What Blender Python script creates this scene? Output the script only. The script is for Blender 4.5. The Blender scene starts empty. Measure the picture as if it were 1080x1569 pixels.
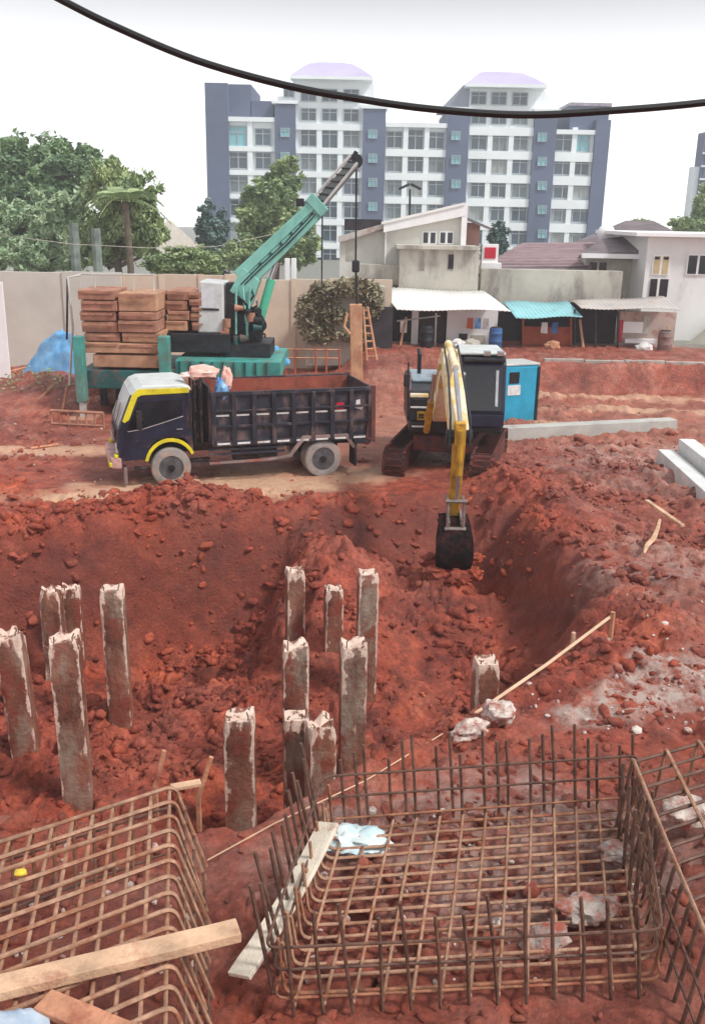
import bpy, bmesh, math, random
import numpy as np
from mathutils import Vector, Matrix
random.seed(7); rng = np.random.default_rng(11)
sc = bpy.context.scene
col = sc.collection
R = math.radians

# ------------------------------------------------------------------ camera
CAM_H, PITCH, ROLL, FPX = 5.7, R(17.4), R(1.1), 1450.0
cam_d = bpy.data.cameras.new('camera')
cam_d.sensor_fit = 'VERTICAL'; cam_d.sensor_height = 36.0
cam_d.lens = 36.0 * FPX / 1569.0
cam_d.clip_start = 0.1; cam_d.clip_end = 3000
cam = bpy.data.objects.new('camera', cam_d); col.objects.link(cam)
_f = Vector((0, math.cos(PITCH), -math.sin(PITCH)))
_r0 = Vector((1, 0, 0)); _u0 = Vector((0, math.sin(PITCH), math.cos(PITCH)))
_r = _r0 * math.cos(ROLL) + _u0 * math.sin(ROLL)
_u = _u0 * math.cos(ROLL) - _r0 * math.sin(ROLL)
cam.matrix_world = Matrix((( _r.x, _u.x, -_f.x, 0), (_r.y, _u.y, -_f.y, 0), (_r.z, _u.z, -_f.z, CAM_H), (0, 0, 0, 1)))
sc.camera = cam

# ------------------------------------------------------------------ world: overcast daylight
SUN_EL, SUN_AZ = R(50), R(118)
w = bpy.data.worlds.new('World'); sc.world = w; w.use_nodes = True
nt = w.node_tree; nt.nodes.clear()
wo = nt.nodes.new('ShaderNodeOutputWorld'); bg = nt.nodes.new('ShaderNodeBackground')
sky = nt.nodes.new('ShaderNodeTexSky'); sky.sky_type = 'NISHITA'; sky.sun_disc = False
sky.sun_elevation = SUN_EL; sky.sun_rotation = SUN_AZ; sky.dust_density = 5; sky.air_density = 1.5
hs = nt.nodes.new('ShaderNodeHueSaturation'); hs.inputs['Saturation'].default_value = 0.15
tc = nt.nodes.new('ShaderNodeTexCoord'); sx = nt.nodes.new('ShaderNodeSeparateXYZ')
rp = nt.nodes.new('ShaderNodeValToRGB')
rp.color_ramp.elements[0].position = 0.10; rp.color_ramp.elements[0].color = (1, 1, 1, 1)
rp.color_ramp.elements[1].position = 0.20; rp.color_ramp.elements[1].color = (0.39, 0.395, 0.41, 1)
sc_ = nt.nodes.new('ShaderNodeMix'); sc_.data_type = 'RGBA'; sc_.blend_type = 'MULTIPLY'; sc_.inputs[0].default_value = 1
sc_.inputs[7].default_value = (8.6, 8.6, 8.7, 1)
nz = nt.nodes.new('ShaderNodeTexNoise'); nz.inputs['Scale'].default_value = 2.2; nz.inputs['Detail'].default_value = 5
mz = nt.nodes.new('ShaderNodeMapRange'); mz.inputs['To Min'].default_value = 0.93; mz.inputs['To Max'].default_value = 1.05
mm = nt.nodes.new('ShaderNodeMix'); mm.data_type = 'RGBA'; mm.blend_type = 'MULTIPLY'; mm.inputs[0].default_value = 1
mx = nt.nodes.new('ShaderNodeMix'); mx.data_type = 'RGBA'; mx.inputs[0].default_value = 0.9
L = nt.links.new
L(tc.outputs['Generated'], sx.inputs[0]); L(sx.outputs['Z'], rp.inputs[0]); L(rp.outputs[0], sc_.inputs[6])
L(tc.outputs['Generated'], nz.inputs['Vector']); L(nz.outputs[0], mz.inputs[0]); L(sc_.outputs[2], mm.inputs[6]); L(mz.outputs[0], mm.inputs[7])
L(sky.outputs[0], hs.inputs['Color']); L(hs.outputs[0], mx.inputs[6]); L(mm.outputs[2], mx.inputs[7])
L(mx.outputs[2], bg.inputs['Color']); bg.inputs['Strength'].default_value = 0.1
L(bg.outputs[0], wo.inputs[0])
sd = bpy.data.lights.new('sun', 'SUN'); sd.energy = 1.5; sd.angle = R(10); sd.color = (1, 0.97, 0.93)
so = bpy.data.objects.new('sun', sd); col.objects.link(so)
_sd = Vector((math.sin(SUN_AZ) * math.cos(SUN_EL), math.cos(SUN_AZ) * math.cos(SUN_EL), math.sin(SUN_EL)))
so.rotation_euler = _sd.to_track_quat('Z', 'Y').to_euler(); so.location = (0, 10, 40)
sc.view_settings.view_transform = 'Standard'; sc.view_settings.look = 'None'
sc.view_settings.exposure = 1.04; sc.view_settings.gamma = 1.0
HAZE = 0.0011
sc.cycles.use_denoising = True; sc.cycles.volume_bounces = 1
sc.cycles.max_bounces = 6; sc.cycles.diffuse_bounces = 3; sc.cycles.glossy_bounces = 3; sc.cycles.transmission_bounces = 4

# ------------------------------------------------------------------ photo pixel -> point
def ray(px, py):
    d = _f * FPX + _r * (px - 540) - _u * (py - 784.5)
    return d / d.length
def PZ(px, py, z=0.0):
    d = ray(px, py); t = (z - CAM_H) / d.z
    return Vector((d.x * t, d.y * t, z))
def PY(px, py, y):
    d = ray(px, py); t = y / d.y
    return Vector((d.x * t, y, CAM_H + d.z * t))
def scale_at(p):                      # pixels per metre at a world point
    return FPX / max(0.1, (Vector(p) - Vector((0, 0, CAM_H))).dot(_f))

# ------------------------------------------------------------------ materials
def lin(c):
    return tuple((v / 255 / 12.92) if v / 255 <= 0.04045 else ((v / 255 + 0.055) / 1.055) ** 2.4 for v in c) + (1,)
SOIL = lin((150, 76, 60))
_M = {}
def mat(name, c, rough=0.6, metal=0.0, var=0.18, vs=2.5, bump=0.0, bs=25.0, mud=0.0, ms=1.4, c2=None, spec=0.4, mudc=None, trans=0.0, tall=1.0):
    """c: sRGB 0-255. var: brightness variation, c2: second tone, mud: share of surface smeared with soil, tall: vertical stretch of the mud (streaks)."""
    if name in _M: return _M[name]
    m = bpy.data.materials.new(name); m.use_nodes = True; n = m.node_tree.nodes; l = m.node_tree.links.new
    b = n['Principled BSDF']
    tcn = n.new('ShaderNodeTexCoord'); oi = n.new('ShaderNodeObjectInfo')
    add = n.new('ShaderNodeVectorMath'); add.operation = 'ADD'
    mul = n.new('ShaderNodeVectorMath'); mul.operation = 'SCALE'; mul.inputs[3].default_value = 37.0
    cmb = n.new('ShaderNodeCombineXYZ'); l(oi.outputs['Random'], cmb.inputs[0]); l(oi.outputs['Random'], cmb.inputs[1]); l(cmb.outputs[0], mul.inputs[0])
    l(tcn.outputs['Object'], add.inputs[0]); l(mul.outputs[0], add.inputs[1]); V = add.outputs[0]
    n1 = n.new('ShaderNodeTexNoise'); n1.inputs['Scale'].default_value = vs; n1.inputs['Detail'].default_value = 7; n1.inputs['Roughness'].default_value = 0.65; l(V, n1.inputs['Vector'])
    r1 = n.new('ShaderNodeValToRGB'); l(n1.outputs[0], r1.inputs[0])
    cl = lin(c); dk = lin(c2) if c2 else tuple(v * (1 - 2 * var) for v in cl[:3]) + (1,); lt = cl if c2 else tuple(min(1, v * (1 + var)) for v in cl[:3]) + (1,)
    r1.color_ramp.elements[0].position = 0.34; r1.color_ramp.elements[0].color = dk
    r1.color_ramp.elements[1].position = 0.66; r1.color_ramp.elements[1].color = lt
    out = r1.outputs[0]; rv = rough
    if mud > 0:
        mp = n.new('ShaderNodeMapping'); mp.inputs['Scale'].default_value = (1, 1, 1 / tall); l(V, mp.inputs[0])
        n2 = n.new('ShaderNodeTexNoise'); n2.inputs['Scale'].default_value = ms; n2.inputs['Detail'].default_value = 9; n2.inputs['Roughness'].default_value = 0.7; l(mp.outputs[0], n2.inputs['Vector'])
        r2 = n.new('ShaderNodeValToRGB'); l(n2.outputs[0], r2.inputs[0])
        c0 = 0.5 - (mud - 0.5) * 0.45
        r2.color_ramp.elements[0].position = max(0, c0 - 0.06); r2.color_ramp.elements[1].position = min(1, c0 + 0.1)
        mxn = n.new('ShaderNodeMix'); mxn.data_type = 'RGBA'; l(r2.outputs[0], mxn.inputs[0]); l(out, mxn.inputs[6]); mxn.inputs[7].default_value = lin(mudc) if mudc else SOIL
        out = mxn.outputs[2]
        rr = n.new('ShaderNodeMapRange'); rr.inputs['To Min'].default_value = rough; rr.inputs['To Max'].default_value = 0.85; l(r2.outputs[0], rr.inputs[0]); l(rr.outputs[0], b.inputs['Roughness'])
        mt = n.new('ShaderNodeMapRange'); mt.inputs['To Min'].default_value = metal; mt.inputs['To Max'].default_value = 0; l(r2.outputs[0], mt.inputs[0]); l(mt.outputs[0], b.inputs['Metallic'])
    else:
        b.inputs['Roughness'].default_value = rough; b.inputs['Metallic'].default_value = metal
    l(out, b.inputs['Base Color'])
    b.inputs['Specular IOR Level'].default_value = spec
    if trans: b.inputs['Transmission Weight'].default_value = trans
    if bump > 0:
        n3 = n.new('ShaderNodeTexNoise'); n3.inputs['Scale'].default_value = bs; n3.inputs['Detail'].default_value = 6; l(V, n3.inputs['Vector'])
        bp = n.new('ShaderNodeBump'); bp.inputs['Strength'].default_value = bump; bp.inputs['Distance'].default_value = 0.02; l(n3.outputs[0], bp.inputs['Height']); l(bp.outputs[0], b.inputs['Normal'])
    _M[name] = m
    return m

# ------------------------------------------------------------------ mesh collecting
class MB:
    def __init__(s): s.v = []; s.f = []
    def quad(s, a, b, c, d):
        i = len(s.v); s.v += [tuple(a), tuple(b), tuple(c), tuple(d)]; s.f.append((i, i + 1, i + 2, i + 3)); return s
    def hexa(s, p):                                    # 8 points: bottom 4 (ccw), top 4 (ccw)
        i = len(s.v); s.v += [tuple(q) for q in p]
        s.f += [(i + 3, i + 2, i + 1, i), (i + 4, i + 5, i + 6, i + 7)] + [(i + k, i + (k + 1) % 4, i + 4 + (k + 1) % 4, i + 4 + k) for k in range(4)]
        return s
    def box(s, c, d, rz=0.0, rx=0.0, ry=0.0):
        m = Matrix.Rotation(rz, 3, 'Z') @ Matrix.Rotation(ry, 3, 'Y') @ Matrix.Rotation(rx, 3, 'X'); c = Vector(c)
        x, y, z = (q / 2 for q in d)
        return s.hexa([c + m @ Vector(q) for q in ((-x, -y, -z), (x, -y, -z), (x, y, -z), (-x, y, -z), (-x, -y, z), (x, -y, z), (x, y, z), (-x, y, z))])
    def bb(s, x0, x1, y0, y1, z0, z1): return s.box(((x0 + x1) / 2, (y0 + y1) / 2, (z0 + z1) / 2), (abs(x1 - x0), abs(y1 - y0), abs(z1 - z0)))
    def prism(s, poly, off):                           # closed polygon pushed along a vector
        i = len(s.v); n = len(poly); off = Vector(off)
        s.v += [tuple(p) for p in poly] + [tuple(Vector(p) + off) for p in poly]
        s.f += [tuple(range(i + n - 1, i - 1, -1)), tuple(range(i + n, i + 2 * n))]
        s.f += [(i + k, i + (k + 1) % n, i + n + (k + 1) % n, i + n + k) for k in range(n)]
        return s
    def tube(s, path, r, n=6, cap=True):
        path = [Vector(p) for p in path]; rs = r if isinstance(r, (list, tuple)) else [r] * len(path)
        base = len(s.v); up = Vector((0, 0, 1)); prev = None
        for k, p in enumerate(path):
            t = (path[min(k + 1, len(path) - 1)] - path[max(k - 1, 0)])
            t = t.normalized() if t.length > 1e-9 else Vector((0, 0, 1))
            if prev is None:
                a = t.cross(up if abs(t.z) < 0.95 else Vector((1, 0, 0))).normalized()
            else:
                a = (prev - t * prev.dot(t)).normalized()
            prev = a; b = t.cross(a)
            for j in range(n):
                q = 2 * math.pi * j / n
                s.v.append(tuple(p + (a * math.cos(q) + b * math.sin(q)) * rs[k]))
        for k in range(len(path) - 1):
            for j in range(n):
                s.f.append((base + k * n + j, base + k * n + (j + 1) % n, base + (k + 1) * n + (j + 1) % n, base + (k + 1) * n + j))
        if cap:
            s.f.append(tuple(base + j for j in range(n - 1, -1, -1))); e = base + (len(path) - 1) * n
            s.f.append(tuple(e + j for j in range(n)))
        return s
    def lathe(s, prof, c, axis='y', n=24, cap=True):             # prof: (radius, along)
        base = len(s.v); c = Vector(c)
        for r, a in prof:
            for j in range(n):
                q = 2 * math.pi * j / n; u, v_ = r * math.cos(q), r * math.sin(q)
                s.v.append(tuple(c + (Vector((u, a, v_)) if axis == 'y' else Vector((u, v_, a)) if axis == 'z' else Vector((a, u, v_)))))
        for k in range(len(prof) - 1):
            for j in range(n):
                s.f.append((base + k * n + j, base + k * n + (j + 1) % n, base + (k + 1) * n + (j + 1) % n, base + (k + 1) * n + j))
        if cap: s.f.append(tuple(base + j for j in range(n))); e = base + (len(prof) - 1) * n; s.f.append(tuple(e + j for j in range(n)))
        return s
    def build(s, name, m, parent=None, world=True, smooth=False, bevel=0.0, seg=2, auto=40):
        me = bpy.data.meshes.new(name); vs = s.v
        if parent is not None and world:
            o = root_of(parent).location; vs = [(a - o.x, b - o.y, c - o.z) for a, b, c in vs]
        me.from_pydata(vs, [], s.f); me.update()
        bm = bmesh.new(); bm.from_mesh(me); bmesh.ops.recalc_face_normals(bm, faces=bm.faces); bm.to_mesh(me); bm.free()
        if smooth:
            me.polygons.foreach_set('use_smooth', [True] * len(me.polygons))
            if auto: me.set_sharp_from_angle(angle=R(auto))
        me.materials.append(m)
        ob = bpy.data.objects.new(name, me); col.objects.link(ob)
        if parent is not None: ob.parent = parent
        if bevel:
            bv = ob.modifiers.new('bevel', 'BEVEL'); bv.width = bevel; bv.segments = seg; bv.limit_method = 'ANGLE'; bv.angle_limit = R(35)
        return ob
def root_of(o):
    while o.parent: o = o.parent
    return o
def tag(o, label, cat=None, group=None, kind=None):
    o['label'] = label
    if cat: o['category'] = cat
    if group: o['group'] = group
    o['kind'] = kind or 'thing'
    return o
def thing(name, loc, label, cat, group=None, rz=0.0):
    o = bpy.data.objects.new(name, None); col.objects.link(o); o.location = Vector(loc); o.rotation_euler = (0, 0, rz); o.empty_display_size = 0.2
    return tag(o, label, cat, group)
def link_copy(o, parent, loc=None, rot=None, scale=None):
    c = o.copy(); col.objects.link(c); c.parent = parent
    if loc is not None: c.location = loc
    if rot is not None: c.rotation_euler = rot
    if scale is not None: c.scale = scale
    return c
def arc(p0, p1, p2, n=4, k=0.35):                       # soft corner at p1 between p0 and p2, rounding length k (metres)
    p0, p1, p2 = Vector(p0), Vector(p1), Vector(p2)
    a = p1 + (p0 - p1).normalized() * k; b = p1 + (p2 - p1).normalized() * k
    return [((1 - t) ** 2) * a + 2 * t * (1 - t) * p1 + t * t * b for t in [i / n for i in range(n + 1)]]

# ------------------------------------------------------------------ numpy noise
def _hash(ix, iy, seed):
    h = (ix.astype(np.int64) * 374761393 + iy.astype(np.int64) * 668265263 + seed * 974711) & 0x7fffffff
    h = ((h ^ (h >> 13)) * 1274126177) & 0x7fffffff
    return ((h ^ (h >> 16)) & 0xffffff) / float(0xffffff)
def vnoise(x, y, seed=0):
    ix, iy = np.floor(x), np.floor(y); fx, fy = x - ix, y - iy
    fx = fx * fx * fx * (fx * (fx * 6 - 15) + 10); fy = fy * fy * fy * (fy * (fy * 6 - 15) + 10)
    a, b, c, d = _hash(ix, iy, seed), _hash(ix + 1, iy, seed), _hash(ix, iy + 1, seed), _hash(ix + 1, iy + 1, seed)
    return (a + (b - a) * fx) * (1 - fy) + (c + (d - c) * fx) * fy
def fbm(x, y, seed=0, o=4, g=0.5):
    s, a, t = 0, 1, 0
    for i in range(o):
        s = s + a * vnoise(x * 2 ** i + 17.3 * i, y * 2 ** i - 9.1 * i, seed + i); t += a; a *= g
    return s / t
def lumps(x, y, seed=0):                                # rounded stones / clods side by side: 0 in the gaps, 1 on top
    ix, iy = np.floor(x), np.floor(y); best = np.full(x.shape, 9.0); hh = np.zeros(x.shape)
    for dx in (-1, 0, 1):
        for dy in (-1, 0, 1):
            cx, cy = ix + dx, iy + dy
            px = cx + 0.1 + 0.8 * _hash(cx, cy, seed); py = cy + 0.1 + 0.8 * _hash(cx, cy, seed + 5); r = 0.35 + 0.45 * _hash(cx, cy, seed + 9)
            d = np.hypot(x - px, y - py) / r
            q = np.sqrt(np.clip(1 - d * d, 0, 1)) * r
            hh = np.maximum(hh, q)
    return hh
def sst(a, b, x):
    t = np.clip((x - a) / (b - a), 0, 1); return t * t * (3 - 2 * t)
def poly_sd(x, y, P):                                   # signed distance to polygon, positive inside
    d = np.full(x.shape, 1e9); ins = np.zeros(x.shape, bool); n = len(P)
    for i in range(n):
        ax, ay = P[i]; bx, by = P[(i + 1) % n]
        ex, ey = bx - ax, by - ay; wx, wy = x - ax, y - ay
        t = np.clip((wx * ex + wy * ey) / (ex * ex + ey * ey), 0, 1)
        d = np.minimum(d, (wx - ex * t) ** 2 + (wy - ey * t) ** 2)
        c = (ay > y) != (by > y)
        with np.errstate(divide='ignore', invalid='ignore'):
            xi = (bx - ax) * (y - ay) / (by - ay) + ax
        ins ^= c & (x < xi)
    d = np.sqrt(d); return np.where(ins, d, -d)

# ------------------------------------------------------------------ ground
PIT = [(-11, 14.6), (-8.5, 15.0), (-6.3, 16.0), (-4.7, 16.8), (-3.4, 17.7), (-2.2, 18.1), (-0.8, 18.8), (0.85, 19.6), (2.0, 19.9), (2.9, 19.7), (3.5, 18.9), (4.0, 16.6), (4.2, 14.4), (3.8, 12.6),
       (2.4, 11.1), (1.2, 10.0), (0.13, 8.9), (-0.85, 7.9), (-1.5, 7.75), (-3.4, 8.0), (-6, 8.2), (-11, 8.4)]
def ground_parts(x, y):
    wob = (fbm(x * 0.9, y * 0.9, 3, 3) - 0.5) * 0.9
    sd = poly_sd(x + wob, y + wob * 0.6, PIT)
    wd = 0.45 + (0.6 + 0.45 * sst(-2.5, 0.5, x)) * sst(8.6, 13, y)
    t = np.clip(sd / wd, 0, 1)
    wall = np.where(t < 1, np.where(t > 0, 1.0, 0.0), 0.0) * np.sin(np.pi * np.clip(t, 0, 1)) ** 0.6
    prof = t * t * (3 - 2 * t) * 0.6 + t * 0.4
    D = 2.05 - 0.75 * sst(13.5, 18, y) * sst(-1.2, 0.8, x)
    rx = x + 0.95 - (18 - y) * 0.18 + (fbm(x * 1.3, y * 1.3, 14, 3) - 0.5) * 0.8
    ridge = 1.5 * np.exp(-(rx / np.where(rx < 0, 0.62, 1.25)) ** 2) * sst(12.8, 17.0, y)
    dig = 0.55 * np.exp(-(((x - 2.9) / 0.55) ** 2 + ((y - 17.4) / 0.9) ** 2)) - 0.45 * np.exp(-(((x - 2.0) / 0.6) ** 2 + ((y - 16.95) / 0.5) ** 2)) + 0.9 * np.exp(-(((x + 3.0) / 1.3) ** 2 + ((y - 15.9) / 1.0) ** 2))
    floor = D - np.minimum(ridge, D) + dig
    inside = np.clip(sd / 0.3, 0, 1)
    h = -prof * floor
    # loose spoil heaped along the far left rim, the road, the bank in front of the sheds
    spoil = 0.40 * np.exp(-((sd + 0.5) / 0.6) ** 2) * sst(-1.4, -3.0, x) * sst(12, 15, y)
    h = h + spoil
    rim_r = 0.25 * np.exp(-((sd + 0.9) / 0.8) ** 2) * sst(2.2, 3.4, x) * sst(10, 12, y)
    h = h + rim_r
    big = (fbm(x * 0.25, y * 0.25, 21, 3) - 0.5)
    road = sst(19.0, 19.8, y) * sst(31, 26, y) * sst(3.2, 1.8, x) * sst(-8.5, -6, x)
    out = sst(0.2, -0.6, sd)
    h = h + big * 0.35 * out * (1 - road) * sst(50, 30, y)
    edge = 32.4 + (fbm(x * 0.7, y * 0 + 3, 5, 3) - 0.5) * 0.7
    bank = 0.95 * sst(0, 0.5, y - edge) * sst(-1.0, 0.8, x)
    mound = 1.0 * np.exp(-(((x - 1.3) / 1.5) ** 2 + ((y - 31.2) / 1.5) ** 2)) + 0.7 * np.exp(-(((x + 9.5) / 2.2) ** 2 + ((y - 29.5) / 2.5) ** 2))
    h = h + bank * sst(400, 60, y) + mound * (1 - bank) 
    ruts = np.sin(y * 2.6 + 3 * fbm(x * 0.3, y * 0.4, 8, 2)) * 0.07 * sst(23.5, 25, y) * sst(32.4, 31, y) * sst(2.5, 4, x)
    furrow = (fbm((x * 0.8 - y * 0.6) * 0.5, (x * 0.6 + y * 0.8) * 2.2, 77, 4) - 0.5) * 0.55 * sst(3.3, 4.6, x) * sst(25, 20, y) * sst(7.5, 9.5, y) * sst(0.0, -0.5, sd)
    h = h + ruts + furrow
    return h, sd, wall, inside, road, out, spoil, bank, mound
def ground_z(x, y, detail=True):
    x = np.atleast_1d(np.asarray(x, float)); y = np.atleast_1d(np.asarray(y, float))
    h, sd, wall, inside, road, out, spoil, bank, mound = ground_parts(x, y)
    if detail:
        near = sst(44, 30, y)
        rough = (0.55 + 0.7 * np.clip(spoil * 3, 0, 1) + 0.35 * inside) * (1 - 0.85 * road) * (1 - 0.72 * np.clip(wall, 0, 1) * sst(8.5, 12, y))
        rough = rough * (0.35 + 1.3 * sst(0.35, 0.65, fbm(x * 0.8, y * 0.8, 33, 3)))
        wx_, wy_ = (fbm(x * 3, y * 3, 81, 3) - .5) * .5, (fbm(x * 3, y * 3, 86, 3) - .5) * .5
        l1 = lumps((x + wx_) * 2.3, (y + wy_) * 2.3, 1) * 0.20 + lumps((x + wx_) * 5.1 + 3, (y + wy_) * 5.1, 2) * 0.12 + lumps((x + wx_) * 10.3, (y + wy_) * 10.3 + 7, 4) * 0.055
        h = h + (l1 - 0.09) * rough * near + (fbm(x * 3, y * 3, 40, 4) - 0.5) * 0.10 * near * (1 - 0.6 * road)
        gr = (fbm(x * 5.5, y * 1.2, 60, 4) - 0.5) * 0.16 * np.clip(wall, 0, 1)          # bucket scrapes down the walls
        h = h + gr
    return h
def gz(x, y): return float(ground_z(x, y)[0])
def gbase(x, y): return float(ground_z(x, y, False)[0])

def axis_pts(segs):
    out = [segs[0][0]]
    for a, b, s0, s1 in segs:
        p = a
        while p < b - 1e-6:
            t = (p - a) / (b - a); p = min(b, p + s0 + (s1 - s0) * t); out.append(p)
    return np.array(out)
xs_h = axis_pts([(0, 5.6, 0.036, 0.036), (5.6, 15, 0.04, 0.16), (15, 40, 0.16, 2.0), (40, 400, 2.0, 60)])
xs = np.concatenate([-xs_h[:0:-1], xs_h])
ys = axis_pts([(-3, 3.6, 0.4, 0.06), (3.6, 13, 0.034, 0.036), (13, 20, 0.036, 0.05), (20, 34, 0.05, 0.16), (34, 60, 0.16, 2.0), (60, 400, 3.0, 60)])
ys = np.concatenate([np.array([-100.0, -40, -12]), ys])
GX, GY = np.meshgrid(xs, ys)
gzv = ground_z(GX.ravel(), GY.ravel())
h_, sd_, wall_, ins_, road_, out_, spoil_, bank_, mound_ = ground_parts(GX.ravel(), GY.ravel())
X, Y = GX.ravel(), GY.ravel()
# sideways push so that scraped walls and clods are not a plain height map
near = sst(40, 25, Y) * sst(13, 9, np.abs(X))
X2 = X + (fbm(X * 4, Y * 4 + gzv * 4, 70, 3) - 0.5) * 0.10 * near
Y2 = Y + (fbm(X * 4 + 50, Y * 4 + gzv * 4, 75, 3) - 0.5) * 0.10 * near
nx, ny = len(xs), len(ys)
idx = np.arange(nx * ny).reshape(ny, nx)
F = np.stack([idx[:-1, :-1], idx[:-1, 1:], idx[1:, 1:], idx[1:, :-1]], -1).reshape(-1, 4)
gm = bpy.data.meshes.new('ground')
gm.vertices.add(nx * ny); gm.vertices.foreach_set('co', np.stack([X2, Y2, gzv], -1).astype(np.float32).ravel())
gm.loops.add(F.size); gm.loops.foreach_set('vertex_index', F.ravel().astype(np.int32))
gm.polygons.add(len(F)); gm.polygons.foreach_set('loop_start', np.arange(0, F.size, 4, dtype=np.int32)); gm.polygons.foreach_set('loop_total', np.full(len(F), 4, np.int32))
gm.update(); gm.polygons.foreach_set('use_smooth', np.ones(len(F), bool))
# soil kinds: R pale sandy clay, G scraped damp clay with pit wall shade in its colour, B grey cement-stained rubble, A dark topsoil
def blob(cx, cy, rx, ry, rot=0.0, soft=0.35):
    dx, dy = X - cx, Y - cy; c, s_ = math.cos(rot), math.sin(rot)
    q = np.sqrt(((dx * c + dy * s_) / rx) ** 2 + ((-dx * s_ + dy * c) / ry) ** 2) + (fbm(X * 1.5, Y * 1.5, 90, 4) - 0.5) * 0.9
    return sst(1 + soft, 1 - soft, q)
p1, p2 = PZ(120, 738), PZ(450, 742)
pale = np.maximum(blob(-3.4, 19.5, 3.6, 0.95, 0.2), blob(-1.0, 20.9, 2.0, 1.0, 0.2) * 0.8)
pale = np.maximum(pale, blob(-0.2, 26, 2.2, 4.5) * 0.2)
pale = np.maximum(pale, blob(8, 27.5, 6, 3.0) * 0.12)
pale = np.maximum(pale, blob(-8, 22.8, 1.9, 0.6) * 0.8)
pale = np.maximum(pale, 0.75 * sst(0.1, 0.7, np.sin(Y * 2.6 + 3 * fbm(X * 0.3, Y * 0.4, 8, 2))) * sst(23.5, 25, Y) * sst(32.4, 31, Y) * sst(2.5, 4, X) * sst(0.4, 0.6, fbm(X * 0.5, Y * 1.5, 130, 3)))
damp_shade = np.clip(wall_ * sst(9, 12, Y), 0, 1)
p3, p4, p5 = PZ(1010, 1060), PZ(1040, 900), PZ(760, 1300)
grey = np.maximum(1.0 * blob(p3.x, p3.y, 1.5, 0.5, 0.5), 0.5 * blob(p4.x + 0.6, p4.y + 0.6, 1.7, 1.6))
grey = np.maximum(grey, 0.55 * blob(p5.x, p5.y, 1.8, 1.3))
grey = np.maximum(grey, 0.45 * blob(8.4, 22, 3.0, 3.0))
dark = 0.7 * sst(0.52, 0.7, fbm(X * 0.7, Y * 0.7, 95, 4))
ca = gm.color_attributes.new('soil', 'FLOAT_COLOR', 'POINT')
ca.data.foreach_set('color', np.stack([pale, damp_shade, grey, dark], -1).astype(np.float32).ravel())
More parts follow.
